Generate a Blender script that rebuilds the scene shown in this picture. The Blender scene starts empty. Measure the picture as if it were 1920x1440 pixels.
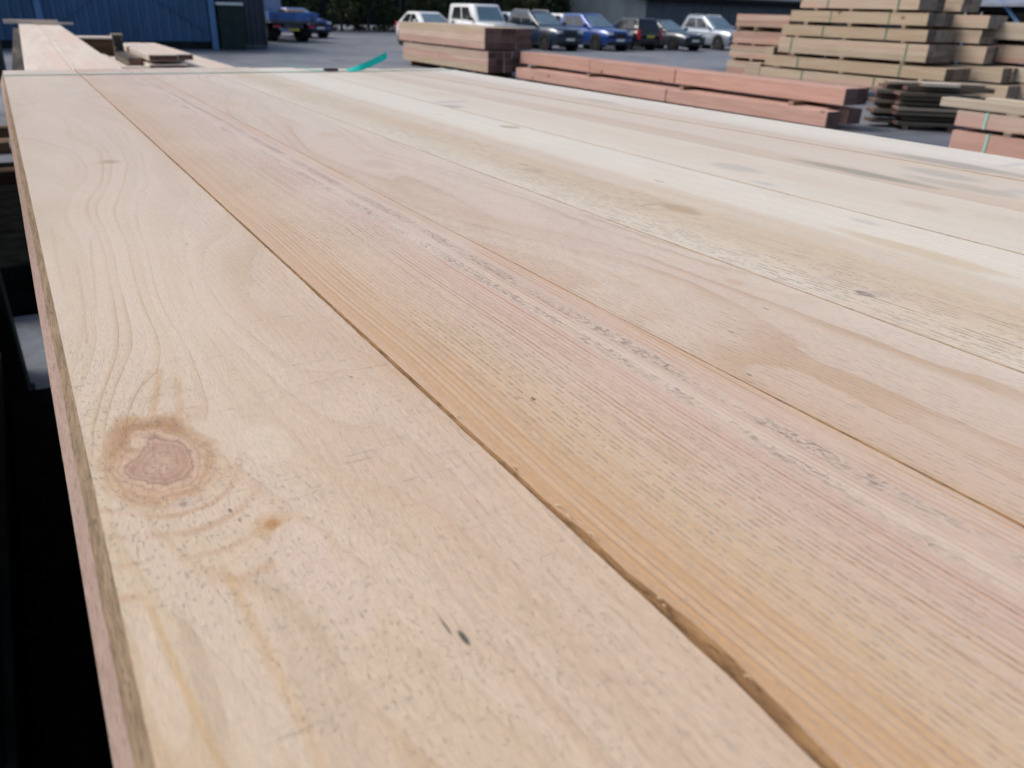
import bpy, bmesh, math, random
from mathutils import Vector, Matrix, noise as mn

random.seed(7)
S = bpy.context.scene
C = S.collection
RAD = math.radians
EYE = 1.73            # camera height above the yard
H = 0.25              # camera height above the top of the board stack
TOP = EYE - H         # height of the stack's top face

# ------------------------------------------------------------------ camera, world, sun, exposure
cam_d = bpy.data.cameras.new('camera'); cam = bpy.data.objects.new('camera', cam_d); C.objects.link(cam)
Rw = ((0.8542714, -0.2037960, 0.4782129), (-0.5190838, -0.3860258, 0.7625851), (0.0291908, -0.8996872, -0.4355580))
cam.matrix_world = Matrix(((Rw[0][0], -Rw[0][1], -Rw[0][2], 0.0), (Rw[1][0], -Rw[1][1], -Rw[1][2], 0.0),
                           (Rw[2][0], -Rw[2][1], -Rw[2][2], EYE), (0, 0, 0, 1)))
cam_d.sensor_width = 36.0; cam_d.lens = 36.0 * 1450 / 1920
cam_d.clip_start = 0.02; cam_d.clip_end = 600
cam_d.dof.use_dof = True; cam_d.dof.focus_distance = 0.74; cam_d.dof.aperture_fstop = 9.0
S.camera = cam

w = bpy.data.worlds.new('World'); S.world = w; w.use_nodes = True
SUN_EL, SUN_AZ = 48.0, -52.0      # azimuth clockwise from +Y (along the boards)
sky = w.node_tree.nodes.new('ShaderNodeTexSky'); sky.sky_type = 'NISHITA'; sky.sun_disc = False
sky.sun_elevation = RAD(SUN_EL); sky.sun_rotation = RAD(SUN_AZ); sky.dust_density = 4.0; sky.air_density = 1.0; sky.ozone_density = 1.0
bg = w.node_tree.nodes['Background']; bg.inputs['Strength'].default_value = 0.128
w.node_tree.links.new(sky.outputs[0], bg.inputs['Color'])
sl = bpy.data.lights.new('sun', 'SUN'); sl.energy = 1.75; sl.angle = RAD(24); sl.color = (1.0, 0.95, 0.88)
so = bpy.data.objects.new('sun', sl); C.objects.link(so)
sd = Vector((math.sin(RAD(SUN_AZ)) * math.cos(RAD(SUN_EL)), math.cos(RAD(SUN_AZ)) * math.cos(RAD(SUN_EL)), math.sin(RAD(SUN_EL))))
so.rotation_euler = sd.to_track_quat('Z', 'Y').to_euler(); so.location = (0, 0, 30)
S.view_settings.view_transform = 'Standard'; S.view_settings.look = 'None'
S.view_settings.exposure = 0.20; S.view_settings.gamma = 1.0; S.view_settings.use_curve_mapping = False

# ------------------------------------------------------------------ helpers: objects
def tag(o, label=None, cat=None, group=None, kind=None):
    if label: o['label'] = label
    if cat: o['category'] = cat
    if group: o['group'] = group
    if kind: o['kind'] = kind
    return o

def empty(name, loc=(0, 0, 0), rz=0.0, **k):
    o = bpy.data.objects.new(name, None); C.objects.link(o); o.location = loc; o.rotation_euler = (0, 0, rz)
    o.empty_display_size = 0.1
    return tag(o, **k)

class MB:
    """collects shapes, then links them as one mesh object"""
    def __init__(s): s.bm = bmesh.new()
    def box(s, x0, x1, y0, y1, z0, z1, mi=0, bev=0.0, end=None, endaxis='y', mat=None):
        r = bmesh.ops.create_cube(s.bm, size=1.0)
        vs = r['verts']
        for v in vs:
            v.co = Vector((x0 + (v.co.x + .5) * (x1 - x0), y0 + (v.co.y + .5) * (y1 - y0), z0 + (v.co.z + .5) * (z1 - z0)))
        fs = set(f for v in vs for f in v.link_faces)
        ax = 'xyz'.index(endaxis)
        for f in fs:
            f.normal_update()
            f.material_index = end if (end is not None and abs(f.normal[ax]) > .9) else mi
        if bev > 0:
            es = list(set(e for v in vs for e in v.link_edges))
            bmesh.ops.bevel(s.bm, geom=es, offset=bev, segments=1, affect='EDGES', clamp_overlap=True)
        if mat is not None:
            bmesh.ops.transform(s.bm, matrix=mat, verts=[v for v in vs if v.is_valid])
        return s
    def poly(s, pts, mi=0):
        f = s.bm.faces.new([s.bm.verts.new(p) for p in pts]); f.material_index = mi; return s
    def prism(s, prof, a, b, axis='y', mi=0):
        """profile [(p,q)] extruded along axis from a to b"""
        def P(p, q, t): return {'y': (p, t, q), 'x': (t, p, q), 'z': (p, q, t)}[axis]
        A = [s.bm.verts.new(P(p, q, a)) for p, q in prof]; B = [s.bm.verts.new(P(p, q, b)) for p, q in prof]
        n = len(prof)
        for i in range(n):
            s.bm.faces.new((A[i], A[(i + 1) % n], B[(i + 1) % n], B[i])).material_index = mi
        s.bm.faces.new(A[::-1]).material_index = mi; s.bm.faces.new(B).material_index = mi
        return s
    def cyl(s, c, r, d, axis='x', seg=24, mi=0, r2=None):
        m = {'x': Matrix.Rotation(RAD(90), 4, 'Y'), 'y': Matrix.Rotation(RAD(90), 4, 'X'), 'z': Matrix.Identity(4)}[axis]
        r_ = bmesh.ops.create_cone(s.bm, cap_ends=True, segments=seg, radius1=r, radius2=r if r2 is None else r2, depth=d, matrix=Matrix.Translation(c) @ m)
        for f in set(f for v in r_['verts'] for f in v.link_faces): f.material_index = mi
        return s
    def tube(s, pts, r, seg=8, mi=0):
        rings = []
        pts = [Vector(p) for p in pts]
        for i, p in enumerate(pts):
            d = (pts[min(i + 1, len(pts) - 1)] - pts[max(i - 1, 0)]).normalized()
            q = d.to_track_quat('Z', 'Y'); rr = r[i] if isinstance(r, (list, tuple)) else r
            rings.append([s.bm.verts.new(p + q @ Vector((math.cos(k * 2 * math.pi / seg) * rr, math.sin(k * 2 * math.pi / seg) * rr, 0))) for k in range(seg)])
        for a, b in zip(rings, rings[1:]):
            for k in range(seg):
                s.bm.faces.new((a[k], a[(k + 1) % seg], b[(k + 1) % seg], b[k])).material_index = mi
        s.bm.faces.new(rings[0][::-1]).material_index = mi; s.bm.faces.new(rings[-1]).material_index = mi
        return s
    def loft(s, rings, mi=0, caps=True, closed=True):
        R = [[s.bm.verts.new(p) for p in r] for r in rings]
        n = len(R[0])
        for a, b in zip(R, R[1:]):
            for k in range(n if closed else n - 1):
                s.bm.faces.new((a[k], a[(k + 1) % n], b[(k + 1) % n], b[k])).material_index = mi
        if caps: s.bm.faces.new(R[0][::-1]).material_index = mi; s.bm.faces.new(R[-1]).material_index = mi
        return s
    def build(s, name, mats, parent=None, smooth=False, loc=(0, 0, 0), rz=0.0):
        bmesh.ops.recalc_face_normals(s.bm, faces=s.bm.faces[:])
        me = bpy.data.meshes.new(name); s.bm.to_mesh(me); s.bm.free()
        for m in (mats if isinstance(mats, (list, tuple)) else [mats]): me.materials.append(m)
        if smooth:
            for p in me.polygons: p.use_smooth = True
        o = bpy.data.objects.new(name, me); C.objects.link(o); o.location = loc; o.rotation_euler = (0, 0, rz)
        if parent is not None: o.parent = parent
        return o

# ------------------------------------------------------------------ helpers: material expressions
class Tree:
    def __init__(s, name):
        s.m = bpy.data.materials.new(name); s.m.use_nodes = True; s.t = s.m.node_tree; s.n = s.t.nodes; s.l = s.t.links
        s.b = s.n['Principled BSDF']
    def new(s, t): return s.n.new(t)
    def coords(s, kind='Object', scale=1.0):
        tc = s.new('ShaderNodeTexCoord'); sp = s.new('ShaderNodeSeparateXYZ'); s.l.new(tc.outputs[kind], sp.inputs[0])
        return [X(s, sp.outputs[i]) * scale if scale != 1.0 else X(s, sp.outputs[i]) for i in range(3)]
    def put(s, sock, v):
        if isinstance(v, X): s.l.new(v.o, sock)
        elif isinstance(v, (tuple, list)): sock.default_value = tuple(v) + ((1.0,) if len(v) == 3 and len(sock.default_value) == 4 else ())
        else: sock.default_value = v
    def math(s, op, *a, clamp=False):
        n = s.new('ShaderNodeMath'); n.operation = op; n.use_clamp = clamp
        for i, v in enumerate(a): s.put(n.inputs[i], v)
        return X(s, n.outputs[0])
    def vec(s, x, y, z=0.0):
        n = s.new('ShaderNodeCombineXYZ')
        for i, v in enumerate((x, y, z)): s.put(n.inputs[i], v)
        return X(s, n.outputs[0])
    def noise(s, v, scale=1.0, detail=2.0, rough=0.5, dist=0.0, color=False):
        n = s.new('ShaderNodeTexNoise'); s.put(n.inputs['Vector'], v); n.inputs['Scale'].default_value = scale
        n.inputs['Detail'].default_value = detail; n.inputs['Roughness'].default_value = rough; n.inputs['Distortion'].default_value = dist
        return X(s, n.outputs['Color' if color else 'Fac'])
    def voro(s, v, scale=1.0, rnd=1.0, out='Distance'):
        n = s.new('ShaderNodeTexVoronoi'); s.put(n.inputs['Vector'], v); n.inputs['Scale'].default_value = scale; n.inputs['Randomness'].default_value = rnd
        return X(s, n.outputs[out])
    def step(s, x, a, b, lo=0.0, hi=1.0):
        n = s.new('ShaderNodeMapRange'); n.interpolation_type = 'SMOOTHSTEP'
        s.put(n.inputs['Value'], x); n.inputs['From Min'].default_value = a; n.inputs['From Max'].default_value = b
        n.inputs['To Min'].default_value = lo; n.inputs['To Max'].default_value = hi
        return X(s, n.outputs[0])
    def mix(s, f, a, b, mode='MIX'):
        n = s.new('ShaderNodeMix'); n.data_type = 'RGBA'; n.blend_type = mode; n.clamp_factor = True
        s.put(n.inputs[0], f); s.put(n.inputs[6], a); s.put(n.inputs[7], b)
        return X(s, n.outputs[2])
    def ramp(s, x, stops):
        n = s.new('ShaderNodeValToRGB'); e = n.color_ramp.elements
        while len(e) < len(stops): e.new(0.5)
        for k, (p, c) in enumerate(stops): e[k].position = p; e[k].color = tuple(c) + (1,)
        s.put(n.inputs[0], x); return X(s, n.outputs[0])
    def rnd(s):
        n = s.new('ShaderNodeObjectInfo'); return X(s, n.outputs['Random'])
    def bump(s, h, strength=0.5, dist=0.001):
        n = s.new('ShaderNodeBump'); n.inputs['Strength'].default_value = strength; n.inputs['Distance'].default_value = dist
        s.put(n.inputs['Height'], h); s.l.new(n.outputs[0], s.b.inputs['Normal'])
    def done(s, color, rough=0.7, spec=0.3, metal=0.0, **k):
        s.put(s.b.inputs['Base Color'], color); s.put(s.b.inputs['Roughness'], rough)
        s.b.inputs['Specular IOR Level'].default_value = spec; s.b.inputs['Metallic'].default_value = metal
        for a, v in k.items(): s.put(s.b.inputs[a.replace('_', ' ')], v)
        return s.m

class X:
    def __init__(s, t, o): s.t, s.o = t, o
    def __add__(s, v): return s.t.math('ADD', s, v)
    __radd__ = __add__
    def __mul__(s, v): return s.t.math('MULTIPLY', s, v)
    __rmul__ = __mul__
    def __sub__(s, v): return s.t.math('SUBTRACT', s, v)
    def __rsub__(s, v): return s.t.math('SUBTRACT', v, s)
    def __truediv__(s, v): return s.t.math('DIVIDE', s, v)
    def __pow__(s, v): return s.t.math('POWER', s, v)
    def frac(s): return s.t.math('FRACT', s)
    def floor(s): return s.t.math('FLOOR', s)
    def sin(s): return s.t.math('SINE', s)
    def abs(s): return s.t.math('ABSOLUTE', s)
    def sqrt(s): return s.t.math('SQRT', s)
    def exp(s): return s.t.math('EXPONENT', s)
    def max(s, v): return s.t.math('MAXIMUM', s, v)
    def min(s, v): return s.t.math('MINIMUM', s, v)
    def clamp(s): return s.t.math('ADD', s, 0.0, clamp=True)

def simple(name, col, rough=0.6, spec=0.4, metal=0.0, var=0.12, scale=3.0, bump=0.0, coat=0.0):
    t = Tree(name); x, y, z = t.coords()
    n = t.noise(t.vec(x, y, z), scale, 4, .6)
    f = t.step(n, .3, .7, 1 - var, 1 + var)
    c = t.mix(1.0, col, t.vec(f, f, f), 'MULTIPLY')
    if bump: t.bump(t.noise(t.vec(x, y, z), scale * 12, 3, .6), bump, .01)
    if coat: t.b.inputs['Coat Weight'].default_value = coat; t.b.inputs['Coat Roughness'].default_value = .05
    return t.done(c, rough, spec, metal)

def timber(name, col, line, streak=None, vari=.12, rough=.8):
    """sawn timber whose grain runs along local y"""
    t = Tree(name); x, y, z = t.coords(); r = t.rnd()
    n1 = t.noise(t.vec(x * 14 + r * 50, y * .9, z * 14), 1, 3, .55)
    n2 = t.noise(t.vec(x * 70 + r * 9, y * 3, z * 70), 1, 3, .6)
    c = t.mix(t.step(n1, .35, .68), col, line)
    c = t.mix(t.step(n2, .5, .8) * .35, c, tuple(q * .6 for q in line))
    kn = t.voro(t.vec(x * 2.2 + r * 31, y * 1.4, z * 2.2 + r * 17), 1.0, 1.0)
    c = t.mix(t.step(kn, .05, .11, .75, 0.0), c, (.13, .06, .035))
    if streak:
        st = t.noise(t.vec(x * 6 + r * 20, y * .25 + r * 9, z * 8), 1, 2, .5)
        c = t.mix(t.step(st, .5, .62), c, streak)
    f = r * (2 * vari) + (1 - vari)
    c = t.mix(1.0, c, t.vec(f, f, f), 'MULTIPLY')
    t.bump(n2, .3, .004)
    return t.done(c, rough, .2)

def endgrain(name, col, dark):
    t = Tree(name); x, y, z = t.coords(); r = t.rnd()
    d = ((x * x + (z + .1) * (z + .1)).sqrt() + t.noise(t.vec(x, y, z), 9, 2, .5) * .03) * 90
    rg = t.step(d.sin(), -.2, 1)
    c = t.mix(rg * .4, col, dark); n = t.noise(t.vec(x, y, z + r * 9), 7, 3, .6)
    c = t.mix(t.step(n, .4, .7) * .7, c, dark)
    f = r * .7 + .65
    c = t.mix(1.0, c, t.vec(f, f, f), 'MULTIPLY')
    return t.done(c, .9, .1)

# ------------------------------------------------------------------ the large sawn boards of the stack (features in units of H: u across, v along)
PALE = (.66, .545, .42)

def spots(t, c, u, v, wob, lst):
    for q in lst:
        su, sv, ru, rv, col, k = q[:6]; lo = q[6] if len(q) > 6 else .15
        du = (u - su + wob * (ru * .9)) / ru; dv = (v - sv + wob * (rv * .7)) / rv
        c = t.mix(t.step(du * du + dv * dv, lo, 1.0, k, 0.0), c, col)
    return c

def strokes(t, c, u, v, wob, lst):
    """soft coloured streaks that run from (u0,v0) to (u1,v1)"""
    for (a0, b0, a1, b1, wd, col, k) in lst:
        f = ((v - b0) / (b1 - b0)); g = f.clamp() * (a1 - a0) + a0
        d = (u - g + wob * .05).abs()
        e = t.step(d, wd * .2, wd, k, 0.0) * t.step(f, -.06, .1) * t.step(f, .88, 1.06, 1.0, 0.0)
        c = t.mix(e * t.step(wob, -.25, .2, .45, 1.0), c, col)
    return c

def board_mat(name, u0, u1, stops, rings, dash, speck=.5, saw=.5, spot=(), tears=(), stroke=(), knot=None, seed=0.0, wander=.05):
    """rings: (frequency, cathedral amount, strength, colour); dash: (lines per unit, ramp of amount over the width [(s,amount)], colour)"""
    t = Tree(name); x, y, z = t.coords(); u = x * (1 / H); v = y * (1 / H)
    wob = t.noise(t.vec(u * 2.2, v * .8, seed), 1.0, 3, .55) - .5
    wob2 = t.noise(t.vec(u * 9, v * 3, seed + 4), 1.0, 3, .6) - .5
    bend = t.noise(t.vec(u * .35, v * .32, seed + 9), 1.0, 1, .4) - .5
    s = (u - u0) / (u1 - u0)
    sw = s + wob * wander + bend * .06
    c = t.ramp(sw, stops)
    # growth rings
    fr, cat, kst, kcol = rings
    g = u + bend * .25
    if cat:
        g = g * .55 + (t.noise(t.vec(u * 1.05 + seed, v * .24, seed * 1.7), 1.0, 1.5, .45) - .5) * cat + wob2 * .02
    if knot:
        ku, kv = knot
        du = (u - ku) / .15; dv = (v - kv) / .60
        g = g + (du * du + dv * dv) ** .5 * .0 + ((du * du + dv * dv) * -1.0).exp() * .42
    ph = g * fr + wob2 * .12
    fq = ph.frac()
    ln = t.step(fq, .35, .93) * t.step(fq, .94, 1.0, 1.0, 0.0)
    brk = t.step(t.noise(t.vec(u * 3 + 7, v * 1.3, seed + 2), 1.0, 2, .5), .38, .62, .35, 1.0)
    ringid = ph.floor()
    rv_ = t.noise(t.vec(ringid * .37, seed, 3.3), 3.1, 0, .5)
    ln = ln * brk * t.step(rv_, .35, .65, .25, 1.0)
    c = t.mix(ln * kst, c, kcol)
    hgl = ln
    lf = (ph * .31 + wob2 * .10).frac()
    lob = t.step(lf, .0, .03) * t.step(lf, .40, .62, 1.0, 0.0)
    c = t.mix(lob * (.40 if cat else .2), c, (.70, .585, .49))
    # broad soft stains
    st = t.noise(t.vec(u * 1.6 + 3, v * .55, seed + 20), 1.0, 4, .6)
    c = t.mix(t.step(st, .52, .74) * .35, c, (.56, .40, .31))
    c = t.mix(t.step(st, .48, .28) * .35, c, (.70, .62, .52))
    # torn dashes that follow the grain lines
    hgt = wob2 * .2 + hgl * (.9 if not cat else .3)
    if dash:
        dl, damt, dcol = dash[:3]; vf = dash[3] if len(dash) > 3 else 15
        amt = t.ramp(sw, [(p, (a, a, a)) for p, a in damt]) if isinstance(damt, list) else damt
        pl = (u + bend * .25 + wob * .012) * dl
        lid = pl.floor(); prof = t.step((pl.frac() - .5).abs(), .12, .42, 1.0, 0.0)
        wh = t.noise(t.vec(lid * 3.7, 1.0, seed), 2.3, 0, .5)
        prof = t.step((pl.frac() - .25 - wh * .5).abs(), .09, .33, 1.0, 0.0)
        dn = t.noise(t.vec(lid * 7.31, v * vf + wob * 3, seed), 1.0, 2, .6)
        dn2 = t.noise(t.vec(u * 90, v * 34, seed + 1), 1.0, 3, .7)
        big = t.step(t.noise(t.vec(u * 2, v * .9, seed + 31), 1.0, 3, .6), .36, .6, .35, 1.0)
        d1 = prof * t.step(dn + (dn2 - .5) * .8, .46, .57) * amt * big
        d1 = d1.clamp()
        c = t.mix(d1 * t.step(dn2, .3, .7, .45, .85), c, dcol); hgt = hgt - d1 * .6
        lt = t.step((pl.frac() - .5).abs(), .30, .5) * amt
        c = t.mix(lt * .3, c, (.74, .63, .49))
    # rough torn stripes: pale with crumbling dark ticks
    for (tu, tw) in tears:
        q = ((u + bend * .10 + wob * .02 - tu) / tw).abs()
        band = t.step(q, .5, 1.0, 1.0, 0.0)
        tick = t.noise(t.vec(u * 105 + v * 14, v * 34, seed + 6), 1.0, 3, .72)
        tk = t.step(tick, .51, .58) * band * t.step(t.noise(t.vec(u * 5, v * 2.4, 8.8), 1.0, 3, .6), .35, .58, .1, 1.0)
        c = t.mix(band * .35, c, (.68, .56, .47)); c = t.mix(tk * .9, c, (.30, .205, .145)); hgt = hgt - tk
    # fine fuzz and dark specks
    fz = t.noise(t.vec(u * 140, v * 60, seed + 3), 1.0, 4, .75)
    zone = t.step(t.noise(t.vec(u * 1.4 + 5, v * .9, seed + 12), 1.0, 3, .6), .40, .62, .2, 1.0)
    f1 = t.step(fz, .57, .68) * zone
    c = t.mix(f1 * speck * .70, c, (.30, .21, .145)); hgt = hgt - f1 * .3
    fl = t.step(fz, .42, .30)
    c = t.mix(fl * speck * .35, c, (.80, .70, .57))
    vs = t.voro(t.vec(u * 26 + wob2 * 2, v * 15, seed), 1.0, 1.0)
    vsz = t.step(t.noise(t.vec(u * 2.3, v * 1.1, seed + 40), 1.0, 2, .5), .45, .7)
    c = t.mix(t.step(vs, .03, .075, .6, 0.0) * vsz, c, (.085, .07, .06))
    # saw marks across the board
    tt = v + u * .035 + wob * .03
    sn = t.noise(t.vec(u * 3.0, tt * 120, seed + 15), 1.0, 4, .75)
    sz = t.step(t.noise(t.vec(u * 1.2, v * 2.4, seed + 17), 1.0, 3, .6), .36, .60)
    sm = t.step(sn, .54, .78) * sz * saw * t.step(t.noise(t.vec(u * 16, v * 30, seed + 77), 1.0, 3, .7), .40, .62, .15, 1.0)
    c = t.mix(sm * .55, c, (.40, .29, .21)); hgt = hgt - sm * .5
    one = t.noise(t.vec(u * .5, tt * 7, seed + 23), 1.0, 2, .5)
    sc = t.step((one - .5).abs(), .0, .006, 1.0, 0.0) * t.step(t.noise(t.vec(u * 3, v * 2, seed + 2.5), 1.0, 2, .5), .5, .7)
    c = t.mix(sc * .30 * saw, c, (.34, .25, .18))
    if knot:
        ku, kv = knot
        wk = t.noise(t.vec(u * 5, v * 3.4, 73.0), 1.0, 3, .55) - .5; wk2 = t.noise(t.vec(u * 5, v * 3.4, 91.0), 1.0, 3, .55) - .5
        a = (u - ku - .005 + wk * .15 + wob2 * .02) / .122; b = (v - kv + wk2 * .24 + wob2 * .03) / .205
        r = (a * a + b * b).sqrt()
        ringk = t.step((r * 46 + wob2 * 7).sin(), .1, .9) * t.step(r, .08, .3)
        kc = t.ramp(r, [(0.0, (.40, .25, .17)), (.08, (.56, .39, .29)), (.32, (.50, .33, .25)), (.50, (.47, .29, .21)), (.57, (.64, .46, .35)), (.74, (.61, .43, .30)), (.9, (.58, .40, .245)), (1.0, (.63, .47, .32))])
        kc = t.mix(ringk * .42, kc, (.37, .21, .13))
        rad = t.noise(t.vec(a / (r + .05) * 4, b / (r + .05) * 4, 3.0), 1.0, 3, .6); kc = t.mix(t.step(rad, .56, .64) * t.step(r, .1, .4) * .16, kc, (.30, .17, .10))
        kc = t.mix(t.step((r - .56 + wob2 * .05).abs(), .0, .035, .75, 0.0), kc, (.27, .15, .10))
        kc = t.mix(t.step((r - .93 + wob2 * .16).abs(), .0, .05, .55, 0.0) * t.step(rad, .46, .60), kc, (.27, .145, .07))
        far = t.step(b, .1, .8)
        kc = t.mix(far * t.step(r, .55, .85) * .85, kc, (.38, .195, .07))
        nn = t.noise(t.vec(u * 60, v * 20, 2.0), 1.0, 3, .7)
        kc = t.mix(t.step(nn, .54, .68) * .35, kc, (.24, .14, .09)); fb = t.noise(t.vec(u * 14, v * 90, 5.0), 1.0, 3, .7); kc = t.mix(t.step(fb, .5, .7) * .45, kc, (.33, .20, .13))
        c = t.mix(t.step(r + wob2 * .5, .86, 1.28, .95, 0.0), c, kc)
        # dark rim of the far side, wrapping ring lines and a pin knot
        rr = t.step((r - 1.08).abs(), .0, .17, 1.0, 0.0) * t.step(b, -.3, .6, .1, 1.0) * t.step(wob2, -.2, .25, .3, 1.0)
        c = t.mix(rr * .7, c, (.45, .25, .10))
        for k_, (q0, q1) in enumerate(((1.55, .10), (2.0, .13), (2.55, .10), (3.2, .16))):
            a2 = (u - ku + wob * .16) / .128; b2 = (v - kv + wob * .25) / .165
            r2 = (a2 * a2 + b2 * b2).sqrt()
            lk = t.step(b2, .1, -.5) * t.step(a2, 2.0, .9) * t.step((r2 - q0).abs(), .0, q1, 1.0, 0.0) * t.step(t.noise(t.vec(u * 5, v * 3, 50.0 + k_), 1.0, 2, .5), .38, .58)
            c = t.mix(lk * .55, c, (.50, .31, .19))
        c = spots(t, c, u, v, wob2, [(ku + .022, kv - .225, .030, .035, (.62, .50, .42), .9), (ku + .020, kv - .225, .011, .014, (.42, .27, .24), .9),
                                     (ku - .03, kv + .10, .028, .032, (.64, .50, .38), .9)])
    c = spots(t, c, u, v, wob2, spot); c = strokes(t, c, u, v, wob, stroke)
    hs = t.new('ShaderNodeHueSaturation'); hs.inputs['Saturation'].default_value = 1.06; hs.inputs['Value'].default_value = .86
    t.put(hs.inputs['Color'], c); c = X(t, hs.outputs[0])
    pore = t.noise(t.vec(u * 260, v * 30, seed + 60), 1.0, 4, .8)
    pf = t.step(pore, .28, .72, .86, 1.09)
    c = t.mix(1.0, c, t.vec(pf * 1.025, pf * .99, pf * .935), 'MULTIPLY')
    hgt = hgt + (pore - .5) * .35
    t.bump(hgt, 1.0, .0009)
    return t.done(c, .68, .35, Sheen_Weight=.60, Sheen_Roughness=.40)

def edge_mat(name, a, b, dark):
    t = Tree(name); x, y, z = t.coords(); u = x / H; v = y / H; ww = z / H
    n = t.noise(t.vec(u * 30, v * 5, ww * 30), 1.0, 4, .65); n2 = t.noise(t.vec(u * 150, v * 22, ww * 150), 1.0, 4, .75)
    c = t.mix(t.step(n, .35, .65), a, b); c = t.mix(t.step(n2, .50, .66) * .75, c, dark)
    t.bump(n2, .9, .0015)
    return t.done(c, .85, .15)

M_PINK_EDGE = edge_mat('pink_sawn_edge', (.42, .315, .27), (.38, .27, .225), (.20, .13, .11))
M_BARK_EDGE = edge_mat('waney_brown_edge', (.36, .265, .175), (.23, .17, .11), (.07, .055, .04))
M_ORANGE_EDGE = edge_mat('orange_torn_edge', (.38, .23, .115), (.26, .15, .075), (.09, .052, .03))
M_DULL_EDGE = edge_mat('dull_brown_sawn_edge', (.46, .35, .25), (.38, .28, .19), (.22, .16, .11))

M_SPLINTER = simple('pale_splinter', (.60, .47, .31), .8, .2)
def nz(a, b, s): return mn.noise(Vector((a, b, s)))

def big_board(name, label, ul0, ur0, ul1, ur1, vend, mats, dz=0.0, seed=0.0, lch=None, rch=None, wane=False, gapr=.0016):
    """one wide board; (ul0,ur0) edges at v=0, (ul1,ur1) at v=14; grid mesh with torn arrises"""
    T = .038
    ys = []
    yv = -.55
    while yv < vend * H:
        ys.append(yv); yv += .004 if yv < .9 else (.02 if yv < 2 else .08)
    ys.append(vend * H)
    rings = []; NT = 14
    for yv in ys:
        f = yv / (14 * H)
        a = (ul0 + (ul1 - ul0) * f) * H; b = (ur0 + (ur1 - ur0) * f) * H
        a += .0003 * nz(yv * 4, seed, 1.0) + gapr * .5; b += .0003 * nz(yv * 4.3, seed, 2.0) - gapr * .5
        la = .0009 + .0007 * max(0, nz(yv * 40, seed, 3)) ; lb = .0008 + .0007 * max(0, nz(yv * 37, seed, 4))
        ld = la
        if lch:
            e, d = lch(yv); la += e; ld += d
        rd = lb
        if rch:
            e, d = rch(yv); lb += e; rd += d
        if wane:
            w1 = .0075 + .0015 * nz(yv * 9, 0, 1) + .001 * nz(yv * 40, 0, 2)
            pts = [(a - .0155, -T), (a - .0075 - .0012 * nz(yv * 7, 3, 1), -.019 + .002 * nz(yv * 5, 5, 2)), (a - w1 * .35, -.008), (a, -.0002)]
        else:
            pts = [(a + .001, -T), (a + .0002, -T * .5), (a, -ld - .001), (a + la, 0)]
        ia = pts[-1][0]; ib = b - lb
        n_side = len(pts)
        for k in range(1, NT):
            xx = ia + (ib - ia) * k / NT
            cup = .0006 * math.sin(k / NT * math.pi) * nz(yv * .5, seed, 9)
            pts.append((xx, cup + .00025 * nz(xx * 60, yv * 8, seed)))
        pts += [(ib, 0), (b, -rd - .001), (b - .0002, -T * .5), (b - .001, -T)]
        rings.append([(p, yv, q) for p, q in pts])
    m = MB(); m.loft(rings, mi=0)
    o = m.build(name, mats, loc=(0, 0, TOP + dz))
    me = o.data; nring = len(rings[0])
    # material slots by position in the profile
    for p in me.polygons:
        ks = sorted(v % nring for v in p.vertices)
        if len(p.vertices) > 4: p.material_index = 1; continue
        lo, hi = ks[0], ks[-1]
        if wane:
            if hi - lo > 4: p.material_index = 2
            elif hi <= 1: p.material_index = 2
            elif hi <= 3: p.material_index = 1
        else:
            if hi - lo > 4 or hi <= 3: p.material_index = 1
        if lo >= nring - 4 and hi - lo <= 4: p.material_index = 1
        p.use_smooth = True
    me.set_sharp_from_angle(angle=RAD(35))
    tag(o, label, 'board', 'sawn boards side by side on top of the stack')
    return o

TAN = (.58, .37, .215); PK = (.60, .445, .36); BEI = (.62, .485, .35); CRM = (.70, .60, .48); WHT = (.76, .72, .63)

def chip(yv):            # torn left arris of the second board, widest close to the camera
    k = max(0.0, nz(yv * 13, 1.7, 5) + .15) * max(0.0, min(1.0, (.75 - yv) / .45))
    k2 = .0052 * math.exp(-((yv - .165) / .055) ** 2) + .0022 * math.exp(-((yv - .262) / .02) ** 2)
    k += .15 * max(0, nz(yv * 60, 2, 7)) * (yv < .6)
    j = nz(yv * 45, 2, 9) * .5 + nz(yv * 130, 4, 9) * .35
    near = max(0.0, min(1.0, (.62 - yv) / .3))
    return .0001 * near + .0010 * k + k2 * (1 + .55 * j), .003 * k + k2 * (1.9 + .8 * j)

def chip3(yv):
    k = math.exp(-((yv - .20) / .14) ** 2) * (.6 + .4 * nz(yv * 20, 4, 4))
    return .0035 * k, .003 * k

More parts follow.
